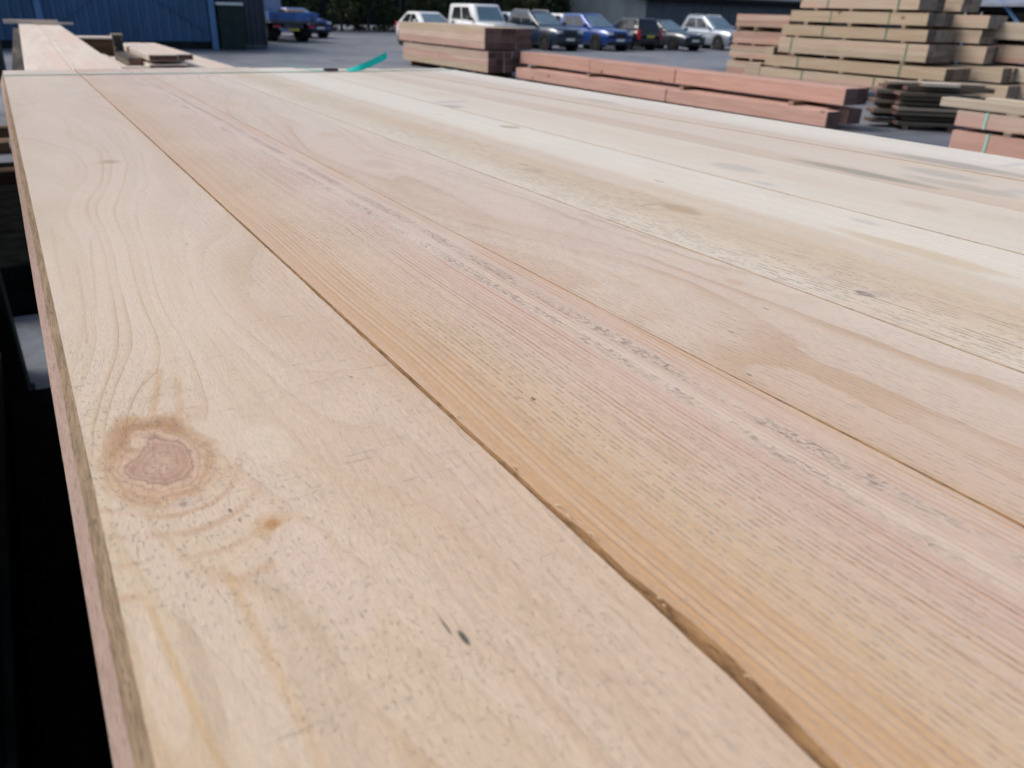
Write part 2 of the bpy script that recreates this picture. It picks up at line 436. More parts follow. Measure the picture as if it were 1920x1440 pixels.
m1 = board_mat('pale_knotty_larch', 0, .84,
    [(0, (.62, .51, .38)), (.25, (.66, .54, .42)), (.55, (.65, .53, .41)), (.8, (.63, .50, .39)), (1.0, (.62, .47, .34))],
    (15, 1.9, .58, (.51, .335, .185)), (40, [(0, .0), (.40, .03), (.6, .22), (1, .32)], (.38, .265, .19), 11), speck=.55, saw=.8, knot=(.123, 1.80), seed=1.3,
    spot=[(.294, 1.409, .022, .026, (.42, .19, .055), .9), (.294, 1.409, .05, .06, (.56, .36, .18), .5), (.49, .915, .007, .028, (.06, .065, .05), .95),
          (.475, .955, .004, .03, (.12, .10, .08), .8), (.225, 1.50, .005, .011, (.07, .06, .055), .8), (.235, 1.455, .004, .012, (.12, .10, .09), .6),
          (.34, 1.24, .02, .02, (.52, .30, .22), .6), (.33, 1.06, .03, .02, (.50, .30, .22), .6), (.355, 1.015, .007, .008, (.22, .14, .11), .7),
          (.479, 5.957, .06, .10, (.33, .20, .10), .75), (.479, 5.957, .10, .07, (.50, .35, .20), .6), (.18, 9.6, .05, .07, (.42, .33, .25), .6),
          (.315, 1.28, .055, .13, (.68, .56, .475), .8, .8), (.345, 1.13, .045, .14, (.68, .555, .47), .8, .8), (.12, 1.0, .035, .30, (.67, .565, .455), .7, .7), (.075, 1.05, .022, .22, (.50, .40, .31), .5, .4),
          (.24, .95, .05, .35, (.55, .44, .33), .45, .5), (.375, 1.75, .06, .12, (.70, .60, .49), .6, .6), (.02, 1.1, .03, .2, (.68, .57, .46), .7, .6),
          (.55, 3.7, .006, .018, (.12, .09, .08), .7), (.62, 2.9, .004, .014, (.15, .1, .08), .6), (.70, 2.02, .004, .012, (.1, .08, .07), .7)],
    stroke=[(.022, 1.29, .062, .80, .012, (.56, .36, .155), .75), (.172, 1.32, .190, .60, .016, (.58, .40, .20), .6), (.215, 2.34, .15, 2.03, .016, (.52, .32, .15), .7), (.25, 2.25, .21, 2.0, .018, (.52, .33, .16), .6),
             (.185, 5.3, .03, 6.2, .02, (.56, .46, .30), .6), (.115, 5.4, .26, 5.0, .02, (.58, .47, .30), .6),
            (.05, 4.3, .02, 3.2, .012, (.5, .38, .26), .4), (.10, 3.6, .05, 2.6, .010, (.48, .35, .24), .5), (.19, 4.0, .10, 2.9, .010, (.52, .37, .25), .5), (.70, 3.2, .80, .6, .02, (.58, .43, .30), .4), (.60, 1.6, .66, .5, .014, (.57, .42, .31), .45), (.50, 1.3, .56, .5, .012, (.57, .42, .31), .45)])
m2 = board_mat('orange_pink_rift_larch', .84, 1.72,
    [(0, TAN), (.10, (.58, .38, .215)), (.22, (.595, .41, .25)), (.33, (.61, .455, .31)), (.44, (.61, .455, .345)), (.56, PK), (.70, (.60, .43, .36)), (.77, (.69, .57, .49)), (.83, (.61, .45, .375)), (.93, (.60, .45, .37)), (1, (.60, .42, .30))],
    (46, 0, .72, (.41, .23, .11)), (54, [(0, .12), (.14, .3), (.26, .9), (.5, .85), (.68, .6), (.74, .2), (1, .12)], (.33, .21, .135)), speck=.45, saw=.35, seed=2.1, wander=.07,
    tears=[(1.505, .030), (1.605, .035)],
    spot=[(1.097, 1.633, .007, .014, (.05, .04, .035), .95), (1.06, 1.66, .014, .012, (.36, .24, .15), .6), (1.25, 1.2, .02, .12, (.47, .33, .19), .4)])
m3 = board_mat('pinkish_plain_larch', 1.72, 2.58,
    [(0, (.57, .39, .25)), (.08, (.60, .45, .34)), (.3, (.625, .485, .385)), (.6, (.64, .51, .42)), (.85, (.66, .545, .455)), (1, (.69, .60, .51))],
    (13, 1.6, .75, (.50, .32, .18)), (44, [(0, .55), (.35, .5), (1, .45)], (.27, .19, .14), 12), speck=.6, saw=.45, seed=3.7,
    spot=[(2.1, 5.2, .13, .25, (.50, .36, .27), .5), (2.25, 6.6, .12, .20, (.55, .39, .25), .6), (2.0, 9.2, .18, .5, (.58, .42, .27), .6), (1.9, 3.4, .05, .1, (.48, .33, .22), .5),
          (2.43, 2.15, .04, .06, (.58, .39, .24), .6), (2.0, 1.75, .006, .02, (.09, .06, .05), .8), (2.30, 1.86, .007, .02, (.09, .07, .06), .8), (1.785, 1.46, .006, .015, (.06, .05, .04), .9)])
m4 = board_mat('yellow_woolly_larch', 2.58, 3.40,
    [(0, (.70, .63, .53)), (.12, (.72, .655, .56)), (.30, (.69, .60, .47)), (.45, (.63, .505, .35)), (.75, (.62, .49, .33)), (.88, (.66, .57, .46)), (1, (.66, .56, .44))],
    (30, 0, .40, (.50, .35, .19)), (36, [(0, .5), (.1, 1.0), (.75, 1.0), (.92, .3), (1, .2)], (.24, .17, .105), 8), speck=.5, saw=.2, seed=5.2, wander=.16,
    spot=[(3.149, 3.27, .09, .20, (.43, .29, .14), .85), (3.04, 3.42, .12, .03, (.40, .28, .17), .6), (2.805, 1.794, .035, .055, (.12, .08, .07), .9), (2.805, 1.794, .015, .024, (.40, .30, .25), .95),
          (2.86, 1.77, .07, .05, (.45, .37, .30), .5), (2.99, 4.58, .08, .14, (.36, .27, .22), .6), (3.05, 4.8, .05, .10, (.45, .36, .2), .6), (3.1, 6.9, .12, .9, (.58, .42, .25), .55), (2.9, 5.6, .16, .6, (.64, .55, .40), .5)])
m5 = board_mat('whitish_larch', 3.40, 4.03,
    [(0, (.66, .56, .44)), (.12, (.66, .56, .44)), (.25, WHT), (.6, (.78, .75, .67)), (1, (.76, .72, .64))],
    (20, 0, .30, (.58, .46, .33)), None, speck=.25, saw=.3, seed=6.4, wander=.12,
    spot=[(3.58, 3.95, .03, .07, (.36, .27, .26), .6), (4.0, 6.52, .09, .13, (.40, .28, .11), .85), (3.95, 6.6, .04, .07, (.22, .15, .07), .8), (3.62, 2.1, .10, .6, (.60, .46, .28), .7), (3.9, 2.6, .05, .12, (.45, .43, .43), .5), (3.78, 7.6, .05, .12, (.56, .50, .42), .5)])
m6 = board_mat('grey_beige_larch', 4.03, 5.05,
    [(0, (.74, .70, .61)), (.3, (.73, .67, .57)), (.6, (.70, .61, .50)), (.8, (.71, .64, .53)), (1, (.73, .67, .57))],
    (16, 0, .32, (.54, .42, .30)), None, speck=.3, saw=.3, seed=7.9, wander=.12,
    spot=[(4.45, 4.1, .14, .30, (.40, .36, .34), .55), (4.2, 3.6, .05, .15, (.38, .35, .35), .5), (4.75, 2.15, .025, .035, (.20, .15, .12), .8), (4.15, 8.2, .25, .25, (.28, .27, .25), .7), (4.4, 8.6, .30, .12, (.36, .34, .31), .6), (4.6, 2.7, .10, .2, (.52, .40, .30), .5)])
m7 = board_mat('tan_banded_larch', 5.05, 6.2,
    [(0, (.60, .48, .36)), (.10, (.60, .47, .34)), (.24, (.64, .53, .42)), (.34, (.68, .60, .51)), (.6, (.67, .58, .47)), (1, (.66, .56, .44))],
    (14, 0, .30, (.52, .38, .25)), None, speck=.25, saw=.25, seed=9.3, wander=.10,
    spot=[(5.20, 3.6, .12, .75, (.22, .20, .14), .80), (5.45, 3.0, .15, .5, (.36, .32, .24), .6), (5.75, 3.3, .14, .4, (.36, .34, .30), .65), (5.6, 2.7, .20, .10, (.42, .40, .40), .5), (5.3, 6.5, .14, 2.4, (.56, .40, .27), .45)])
m8 = board_mat('white_waney_larch', 6.2, 7.2,
    [(0, (.62, .50, .39)), (.08, (.68, .62, .55)), (.4, (.78, .75, .68)), (1, (.77, .74, .67))],
    (12, 0, .15, (.6, .5, .4)), None, speck=.2, saw=.2, seed=10.7, wander=.08,
    spot=[(6.25, 3.5, .16, .8, (.26, .23, .18), .75), (6.7, 3.0, .3, .06, (.40, .40, .42), .6), (6.75, 3.3, .35, .05, (.42, .42, .45), .5), (6.3, 8.2, .1, .5, (.30, .27, .23), .6)])
EDG0 = [-.02, .838, 1.72, 2.585, 3.405, 4.03, 5.05, 6.2, 7.18]
EDG1 = [-.02, .90, 1.79, 2.67, 3.50, 4.22, 4.92, 5.60, 6.83]
ENDS = [14.0, 14.15, 14.25, 14.2, 14.1, 13.9, 13.75, 13.6]
BL = ['pale wide board with one big brown knot beside the dark alley',
      'orange and pink striped board next to the big knot board',
      'pinkish plain board between the orange striped and the yellow rough board',
      'yellowish rough board with dark dashes and a small ringed knot',
      'whitish smooth board with a brown speck, right of the yellow rough board',
      'grey beige board with blue grey stains, between white and tan boards',
      'tan banded board with a dark olive stain near its middle',
      'white outer board on the stack edge facing the red beams']
for k, mt in enumerate((m1, m2, m3, m4, m5, m6, m7, m8)):
    mats = [mt, M_BARK_EDGE, M_PINK_EDGE] if k == 0 else [mt, M_ORANGE_EDGE if k in (1, 2) else M_DULL_EDGE]
    bo = big_board('sawn_board', BL[k], EDG0[k], EDG0[k + 1], EDG1[k], EDG1[k + 1], ENDS[k], mats, dz=(-.0003, .0008, .0001, .0004, -.0003, .0003, .0, .0010)[k],
              seed=k * 3.1, lch=chip if k == 1 else (chip3 if k == 2 else None), rch=(lambda yv: (.0026 * max(0, min(1, (.15 - yv) / .05)) + .0004 * max(0, nz(yv * 22, 6, 6)), .010 * max(0, min(1, (.15 - yv) / .05)))) if k == 0 else None, wane=(k == 0), gapr=(.0006, .0006, .0005, .0003, .0003, .0004, .0008, .002)[k])

    if k == 1:
        rg = random.Random(5)
        for yv in (.292, .281, .262, .205, .20, .15, .335, .41):
            xx = .838 * H + .0645 * H * yv / (14 * H) * 1.0 + .0035 + rg.uniform(-.0008, .001)
            L_ = rg.uniform(.004, .011); an = rg.uniform(-.5, .5)
            MB().tube([(xx, yv, .0), (xx - .0012 + an * .002, yv - L_ * .4, .0022), (xx - .003 + an * .004, yv - L_, .0022 + rg.uniform(0, .003))], [.00045, .0003, .00008], 5).build('splinter', M_SPLINTER, bo)

# ------------------------------------------------------------------ ground
def asphalt():
    t = Tree('worn_yard_asphalt'); x, y, z = t.coords()
    n = t.noise(t.vec(x, y, 0), .22, 5, .6); n2 = t.noise(t.vec(x, y * .5, 3), .9, 4, .6); n3 = t.noise(t.vec(x, y, 5), 26, 3, .7)
    c = t.mix(t.step(n, .35, .65), (.13, .148, .18), (.20, .215, .245))
    c = t.mix(t.step(n2, .5, .7) * .6, c, (.25, .26, .275))
    c = t.mix(t.step(n3, .45, .75) * .5, c, (.05, .052, .056))
    dirt = t.noise(t.vec(x, y, 9), .5, 4, .6)
    c = t.mix(t.step(dirt, .58, .75) * .5, c, (.10, .085, .065))
    ox = t.step(t.noise(t.vec(x * .9, y * .9, 14), 1.0, 2, .5), .62, .68)
    c = t.mix(ox * .55, c, (.04, .042, .048))
    ty = t.noise(t.vec(x * .12 + 3, y * 1.6 + x * .2, 21), 1.0, 3, .6); c = t.mix(t.step(ty, .56, .66) * .45, c, (.06, .066, .078))
    sd_ = t.noise(t.vec(x * 2.2, y * 1.1, 33), 1.0, 5, .75); c = t.mix(t.step(sd_, .58, .70) * .5, c, (.26, .22, .17))
    t.bump(n3, .5, .004)
    wet = t.step(n, .56, .36, .75, .5)
    return t.done(c, wet, .4)
m = MB()
for i in range(12):
    for j in range(12):
        x0 = -60 + i * 15; y0 = -30 + j * 15
g = MB().poly([(-150, -60, 0), (200, -60, 0), (200, 220, 0), (-150, 220, 0)]).build('ground', asphalt())
tag(g, kind='structure')
def concrete():
    t = Tree('cracked_pale_concrete'); x, y, z = t.coords()
    n = t.noise(t.vec(x, y, 0), 2.4, 5, .65)
    vd = t.voro(t.vec(x + n * .3, y + n * .2, 0), 1.3, 1.0, 'Distance')
    c = t.mix(t.step(n, .3, .7), (.10, .115, .14), (.17, .19, .215))
    cr = t.noise(t.vec(x * 1.4 + n * .5, y * .8, 7), 1.0, 4, .6)
    c = t.mix(t.step((cr - .5).abs(), 0, .012, 1, 0) * .7, c, (.10, .10, .11))
    return t.done(c, .75, .3)
sl_ = MB().box(-3.0, .9, 3.5, 15.5, -.10, .012).build('path', concrete()); tag(sl_, kind='structure')

# ------------------------------------------------------------------ timber materials
BEIGE = timber('beige_sawn_timber', (.46, .375, .285), (.39, .31, .225), (.46, .325, .255))
CREAM = timber('cream_sawn_timber', (.47, .41, .335), (.40, .335, .255))
YELLOW = timber('yellow_knotty_timber', (.48, .38, .275), (.42, .32, .22))
PINK = timber('pink_larch_timber', (.50, .315, .26), (.44, .265, .215), None, .07)
DUSTY = timber('dusty_pink_timber', (.47, .31, .27), (.42, .27, .23), (.47, .37, .30), .08)
REDPINK = timber('red_and_beige_timber', (.42, .275, .225), (.37, .23, .185), (.41, .33, .255), .14)
STRIPED = timber('beige_timber_with_red_heart', (.50, .40, .33), (.45, .34, .275), (.46, .305, .26), .12)
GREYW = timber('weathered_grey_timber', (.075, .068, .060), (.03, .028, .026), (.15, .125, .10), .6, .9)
ROUGHW = timber('rough_brown_grey_timber', (.14, .118, .092), (.065, .056, .046), (.24, .20, .155), .55, .9)
BROWN = timber('brown_bearer_timber', (.17, .105, .06), (.10, .06, .035), None, .25, .9)
PALETOP = timber('pale_plank_timber', (.63, .56, .49), (.57, .49, .41), (.61, .49, .42), .07)
E_DARK = endgrain('shaded_red_end_grain', (.19, .115, .10), (.085, .058, .052))  # natural dark end grain plus the shade on the ends, in one colour
E_GREY = endgrain('grey_end_grain', (.24, .215, .185), (.12, .105, .09))
E_TAN = endgrain('tan_end_grain', (.30, .225, .16), (.16, .115, .08))
STRAPG = simple('pale_green_strap', (.32, .60, .52), .45, .4)
STRAPD = simple('dull_green_strap', (.12, .22, .15), .5, .4)
TEAL = simple('teal_plastic_strap', (.0, .55, .46), .35, .5, var=.06)
STEELD = simple('dark_strap_seal', (.05, .045, .04), .5, .5, .6)
BLACKW = simple('alley_shade_black', (.006, .0066, .0066), 1.0, .0, var=.4, scale=9)  # near-black colour carries the shade of the alley
BLACKG = simple('greenish_black_painted_steel', (.014, .020, .019), .85, .1, var=.3, scale=6)

def beam(name, label, cat, group, x0, x1, y0, y1, z0, z1, mats, rz=0.0, bev=.006, parent=None):
    """a timber along y as a mesh of its own; the mesh centre sits at its base"""
    cx, cy = (x0 + x1) / 2, (y0 + y1) / 2
    b = MB().box(x0 - cx, x1 - cx, y0 - cy, y1 - cy, 0, z1 - z0, 0, bev, end=1)
    o = b.build(name, mats, parent, loc=(cx, cy, z0), rz=rz)
    if parent is None: tag(o, label, cat, group)
    return o

def xbeam(name, label, cat, group, x0, x1, y0, y1, z0, z1, mats, rz=0.0, bev=.004):
    """a timber lying across (along x): built along local y and turned"""
    cx, cy = (x0 + x1) / 2, (y0 + y1) / 2
    b = MB().box(-(y1 - y0) / 2, (y1 - y0) / 2, -(x1 - x0) / 2, (x1 - x0) / 2, 0, z1 - z0, 0, bev, end=1)
    return tag(b.build(name, mats, loc=(cx, cy, z0), rz=RAD(90) + rz), label, cat, group)

def pack(name, label, group, x0, x1, y0, y1, z0, z1, cols, rows, mats, straps=(), strapm=STRAPD, jit=.03, rz=0.0, rowm=None):
    """a strapped pack: rows x cols timbers along y and bands round it"""
    root = empty(name, ((x0 + x1) / 2, (y0 + y1) / 2, z0), rz, label=label, cat='timber pack', group=group)
    W, L, T = x1 - x0, y1 - y0, z1 - z0
    for r in range(rows):
        for c in range(cols):
            a = -W / 2 + W * c / cols; b = -W / 2 + W * (c + 1) / cols
            j = random.uniform(-jit, jit) * (.3 if c == 0 else 1); k = random.uniform(-jit, jit); f = random.uniform(-.006, .006) if c else random.uniform(-.004, .002)
            cx = (a + b) / 2; zz = T * r / rows
            bb = MB().box(a - cx + .002, b - cx - .002, -L / 2 + j, L / 2 + k, 0, T / rows - .002, 0, .004, end=1)
            bb.build('timber', [rowm[r], mats[1]] if rowm else mats, root, loc=(cx + f, 0, zz))
    for s in straps:
        m = MB(); y = s - (y0 + y1) / 2; e = .004; q = .016; d = .006
        m.box(-W / 2 - e - d, -W / 2 - d, y - q, y + q, -.002, T + .003).box(W / 2 + d, W / 2 + e + d, y - q, y + q, -.002, T + .003)
        m.box(-W / 2 - e - d, W / 2 + e + d, y - q, y + q, T + .003, T + .006)
        m.build('strap', strapm, root)
    return root

# ------------------------------------------------------------------ under and around the board stack
ZB = TOP - .18          # level of the bearers under the first dark course
for k, y in enumerate((-.35, .75, 1.65, 2.545, 3.43)):
    xbeam('bearer', ('brown bearer in the dark timber pack at its near end', 'brown bearer in the dark timber pack beside the low black baulk', 'brown bearer in the middle of the dark timber pack',
          'nearer brown bearer sticking out under the pale knotty board', 'farther brown bearer sticking out under the pale knotty board')[k], 'bearer', 'bearers under the board stack',
          -.42 if k >= 3 else .06, 1.7, y - .03, y + .03, ZB - .037, ZB - .0005, [BROWN, E_TAN])
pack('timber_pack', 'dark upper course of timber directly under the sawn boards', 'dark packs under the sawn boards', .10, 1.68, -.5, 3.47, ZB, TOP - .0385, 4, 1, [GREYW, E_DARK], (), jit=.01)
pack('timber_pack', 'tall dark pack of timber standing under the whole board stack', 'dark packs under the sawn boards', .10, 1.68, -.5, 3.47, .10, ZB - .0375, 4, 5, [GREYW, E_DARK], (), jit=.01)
for y in (0.0, 1.5, 3.0):
    xbeam('bearer', 'ground bearer under the dark timber pack', 'bearer', 'ground bearers under the dark timber pack', .1, 1.68, y - .05, y + .05, .013, .0995, [BROWN, E_TAN])

# added near-black baulks standing in for the deep alley shade, and dark posts
for k, (x0, x1, y0, y1, z0, z1, lb) in enumerate((
        (-.55, .07, 5.15, 8.7, .013, .32, 'added black baulk for the shade across the alley end beyond the pale concrete patch'),
        (-1.25, -.57, 5.2, 8.6, .013, .35, 'second added black baulk for the alley shade beside the one closing the alley'),
        (-.62, -.27, .3, 4.35, .013, .62, 'long added black baulk for the shade along the alley under the boards'),
        (-.26, .08, -.6, 3.55, .013, .22, 'low added black baulk for the shade on the alley floor right under the boards'))):
    beam('shade_baulk', lb, 'baulk', 'added black baulks for the alley shade', x0, x1, y0, y1, z0, z1, [BLACKW, BLACKW], bev=.01)
t_ = MB().box(-.036, .036, -.13, .13, 0, .66, 0, .006).box(-.05, .05, -.15, .15, 0, .02).build('steel_stake', BLACKG, loc=(-.235, 3.95, .0))
tag(t_, 'short dark green steel stake standing on the pale concrete in the alley', 'stake', 'dark steel stakes in the alley')
t_ = MB().box(-.04, .04, -.9, .9, 0, .95, 0, .006).box(-.055, .055, -.92, .92, 0, .02).build('steel_stake', BLACKG, loc=(-.24, 1.85, .65))
t_.location = (-.26, 2.0, .622)
tag(t_, 'tall dark green steel plate standing on the long black baulk', 'stake', 'dark steel stakes in the alley')
xbeam('offcut', 'small brown offcut on the pale concrete beyond the bearers', 'offcut', None, -.5, -.13, 11.2, 11.6, .012, .14, [BROWN, E_TAN])

# ------------------------------------------------------------------ strap round the stack's far end
root = empty('plastic_strap', (1.15, 3.27, TOP), label='thin green plastic strap across the boards with a teal tail sticking up', cat='strap')
m = MB()
pts = []
for k in range(60):
    xx = -1.155 + 1.72 * k / 59
    pts.append((xx, .004 * math.sin(xx * 2.0) + .012 * (xx + 1.1), .0036 + .0006 * nz(xx * 5, 1, 1)))
for a, b in zip(pts, pts[1:]):
    m.poly([(a[0], a[1] - .008, a[2]), (b[0], b[1] - .008, b[2]), (b[0], b[1] + .008, b[2]), (a[0], a[1] + .008, a[2])])
    m.poly([(a[0], a[1] - .008, a[2] - .001), (a[0], a[1] + .008, a[2] - .001), (b[0], b[1] + .008, b[2] - .001), (b[0], b[1] - .008, b[2] - .001)])
m.box(-1.1575, -1.1565, -.016, .001, -.25, .003).box(.566, .567, .010, .028, -.25, .003)
m.build('band', STRAPG, root)
def ribbon(pts, w0, tilt):
    m = MB(); R = []
    for k, (p, ti) in enumerate(zip(pts, tilt)):
        p = Vector(p); wv = Vector((0, math.cos(ti), math.sin(ti))) * w0 * .5; nn = Vector((0, -math.sin(ti), math.cos(ti))) * .0006
        R.append([p - wv - nn, p + wv - nn, p + wv + nn, p - wv + nn])
    return m.loft(R)
pts = [(.05 + .175 * k / 11, -.006 - .004 * k / 11, .006 + .058 * (k / 11) ** 1.5) for k in range(12)]
o = ribbon(pts, .026, [RAD(8 + 62 * min(1, k / 5)) for k in range(12)]).build('tail', TEAL, root)
pts = [(-.03 - .15 * k / 9, .0 + .01 * k / 9, .005 + .026 * (k / 9) ** 2.2) for k in range(10)]
ribbon(pts, .012, [RAD(5)] * 10).build('tail', TEAL, root)
MB().box(-.045, .012, -.012, .012, .0045, .014, 0, .002).build('seal', STEELD, root)

# ------------------------------------------------------------------ long narrow pile beyond the stack, in line with its first boards
for k, (a, b, zl) in enumerate(((.13, .395, 0), (.398, .70, 0))):
    o = beam('plank', ('pinkish plank of the long narrow pile running to the blue shed', 'whitish plank of the long narrow pile running to the blue shed')[k], 'plank', 'planks on top of the long narrow pile',
         a, b, 5.2, 15.85, 1.262, 1.30, [PALETOP, E_TAN], rz=RAD(-1.4))
    o.location.x += .09
for k in range(7):
    z = .22 + k * .149
    o = beam('baulk', 'brown weathered baulk, number %s from the ground in the long narrow pile' % ('one', 'two', 'three', 'four', 'five', 'six', 'seven')[k], 'baulk', 'baulks under the long narrow pile',
         (.06, .12)[k % 2] + random.uniform(-.02, .03), .66, 5.6 + random.uniform(-.15, .15), 15.8, z, z + .125, [BROWN if k % 2 else GREYW, E_TAN], rz=RAD(-1.4)); o.location.x += .09
    for y in (6.6, 10.7, 14.9):
        if k: xbeam('stick', 'thin spacer stick between baulks of the long narrow pile', 'stick', 'spacer sticks in the long narrow pile', .12 + (y - 10.7) * .024 + .06, .80 + (y - 10.7) * .024, y - .02, y + .02, z - .0235, z - .0005, [BEIGE, E_TAN])
for y in (6.6, 10.7, 14.9):
    xbeam('bearer', 'thick ground bearer under the long narrow pile', 'bearer', 'ground bearers of the long narrow pile', .12 + (y - 10.7) * .024, .85 + (y - 10.7) * .024, y - .06, y + .06, .005, .2195, [BROWN, E_TAN])
xbeam('batten', 'longer pale batten lying across the far end of the long pile', 'batten', 'battens across the far end of the long pile', .14, .90, 15.52, 15.62, 1.302, 1.362, [PALETOP, E_TAN])
xbeam('batten', 'shorter pale batten poking out past the long pile beside the blue shed', 'batten', 'battens across the far end of the long pile', .55, 1.10, 15.30, 15.40, 1.302, 1.335, [PALETOP, E_TAN])

# ------------------------------------------------------------------ low jumble of planks beyond the stack
LG = 'planks and offcuts in the low jumble before the blue shed'
pack('timber_pack', 'low pack of pinkish planks carrying the jumble before the blue shed', None, .92, 2.28, 7.8, 12.2, .12, 1.045, 4, 6, [PALETOP, E_DARK], (), jit=.12)
for y in (8.6, 11.4):
    xbeam('bearer', 'ground bearer under the low pack of pinkish planks', 'bearer', 'ground bearers under the low plank pack', .95, 2.25, y - .05, y + .05, .005, .1195, [BROWN, E_TAN])
beam('plank', 'lower grey sided plank under the two stacked pale planks', 'plank', LG, 1.295, 1.68, 9.35, 12.2, 1.046, 1.105, [PALETOP, E_DARK])
beam('plank', 'thin pale plank sticking out right of the stacked planks', 'plank', LG, 1.685, 1.96, 9.2, 11.4, 1.046, 1.066, [PALETOP, E_DARK])
for y in (9.9, 11.6):
    xbeam('stick', 'dark stick separating the two stacked pale planks', 'stick', 'sticks between the stacked pale planks', 1.30, 1.75, y - .02, y + .02, 1.1055, 1.135, [BROWN, E_DARK])
beam('plank', 'wide pale top plank with a dark red end', 'plank', LG, 1.31, 1.60, 9.4, 12.0, 1.1355, 1.198, [PALETOP, E_DARK])
beam('plank', 'narrow pale top plank beside the wide one with a red end', 'plank', LG, 1.603, 1.78, 9.55, 12.0, 1.1355, 1.196, [PALETOP, E_DARK])
xbeam('plank', 'brown fronted plank lying crossways by the long narrow pile', 'plank', LG, .82, 1.27, 11.9, 12.15, 1.046, 1.24, [BROWN, E_TAN])
xbeam('plank', 'pale thin plank on the crossways brown plank', 'plank', LG, .80, 1.36, 11.86, 12.3, 1.2405, 1.262, [PALETOP, E_TAN])
beam('plank', 'pinkish short plank between the long pile and the dark post', 'plank', LG, .93, 1.13, 9.6, 11.8, 1.046, 1.075, [PALETOP, E_TAN])
p_ = MB().box(-.05, .05, -.06, .06, 0, .27, 0, .008).box(-.062, .062, -.07, .07, .2705, .292, 1, .003).build('post', [GREYW, CREAM], loc=(1.22, 11.0, 1.0465))
tag(p_, 'short dark post with a pale cap standing on the low plank pack', 'post')
xbeam('plank', 'brown edged plank crossways in front of the dark post', 'plank', LG, .95, 1.27, 9.1, 9.3, 1.046, 1.10, [PALETOP, E_TAN])
beam('block', 'dark grey block under the dark post and beside the stacked planks', 'block', None, 1.15, 1.285, 9.7, 10.9, 1.046, 1.15, [GREYW, E_DARK])

# ------------------------------------------------------------------ two tier pack with dark ends in the middle
G_ = 'packs of the two tier pile with dark ends'
pack('timber_pack', 'upper pack of the two tier pile with dark red ends', G_, 11.25, 12.75, 19.9, 25.6, .735, 1.275, 3, 3, [STRIPED, E_DARK], (), jit=.02, rowm=(DUSTY, STRIPED, BEIGE))
pack('timber_pack', 'lower pack of the two tier pile with blackish ends', G_, 11.3, 12.6, 19.8, 25.4, .15, .69, 5, 3, [STRIPED, E_DARK], (), jit=.05, rowm=(BEIGE, DUSTY, STRIPED))
for y in (20.6, 22.6, 24.8):
    xbeam('bearer', 'thin bearer between the two tiers with dark ends', 'bearer', 'bearers between the two tiers', 11.36, 12.5, y - .05, y + .05, .6905, .7345, [BROWN, E_DARK])
    xbeam('bearer', 'ground bearer under the two tier pile', 'bearer', 'ground bearers of the two tier pile', 11.3, 12.55, y - .05, y + .05, .005, .1495, [BROWN, E_DARK])

# ------------------------------------------------------------------ long pink beams
GP = 'long pink beams beyond the stack'
for (x0, x1, y0, y1, z0, z1, lb) in (
        (12.15, 12.47, 9.0, 13.25, .41, .69, 'upper pink beam with a dark end next to the dark board pile'),
        (12.15, 12.47, 13.27, 16.3, .411, .692, 'middle pink beam of the upper front row'),
        (12.16, 12.48, 16.32, 19.5, .412, .70, 'far pink beam of the upper row by the two tier pile'),
        (12.49, 12.80, 9.02, 19.4, .41, .69, 'rear pink beam of the upper row with its end showing'),
        (11.72, 12.06, 8.95, 13.0, .08, .335, 'lower pink beam whose end steps out before the upper beam'),
        (11.72, 12.06, 13.02, 19.0, .08, .337, 'lower far pink beam running to the two tier pile'),
        (12.08, 12.45, 9.3, 19.0, .08, .335, 'lower rear pink beam under the upper beams'),
        (12.47, 12.85, 9.1, 19.0, .08, .335, 'hindmost lower pink beam beside the dark board pile')):
    beam('pink_beam', lb, 'beam', GP, x0, x1, y0, y1, z0, z1, [PINK, E_DARK], bev=.008)
for y in (9.9, 12.75, 16.0, 18.6):
    xbeam('bearer', 'orange brown bearer between the pink beam tiers', 'bearer', 'bearers between the pink beam tiers', 11.9, 12.82, y - .06, y + .06, .338, .4095, [BROWN, E_TAN])
    xbeam('bearer', 'ground bearer under the pink beams', 'bearer', 'ground bearers of the pink beams', 11.8, 12.82, y - .06, y + .06, .005, .0795, [BROWN, E_TAN])

# ------------------------------------------------------------------ tall pile of strapped packs
GT = 'strapped packs of the tall beige pile'
XT = 17.4
LT = (('F', 'lowest pack of the tall beige pile, mostly hidden by the pink beams', .32, .545, 10.4, 15.7, [BEIGE, E_GREY], 3, 1, (14.3, 12.2)),
      ('E', 'second pack up of the tall beige pile, longest towards the yellow knotty pile', .60, .855, 10.5, 15.6, [YELLOW, E_TAN], 3, 1, (14.5, 11.6)),
      ('D', 'thick third pack of the tall beige pile made of three board layers', .94, 1.30, 11.03, 15.2, [BEIGE, E_GREY], 4, 3, (14.8, 11.55)),
      ('C', 'fourth pack up of the tall beige pile with a grey end', 1.35, 1.595, 11.13, 15.15, [YELLOW, E_GREY], 3, 1, (13.9, 12.15)),
      ('B', 'fifth pack up of the tall beige pile under the topmost one', 1.675, 1.925, 11.2, 14.95, [YELLOW, E_GREY], 3, 1, (13.75, 12.15)),
      ('A', 'topmost pack of the tall beige pile against the dark shed', 1.985, 2.26, 11.5, 14.72, [BEIGE, E_GREY], 3, 1, (13.9, 12.0)))
prev = .10
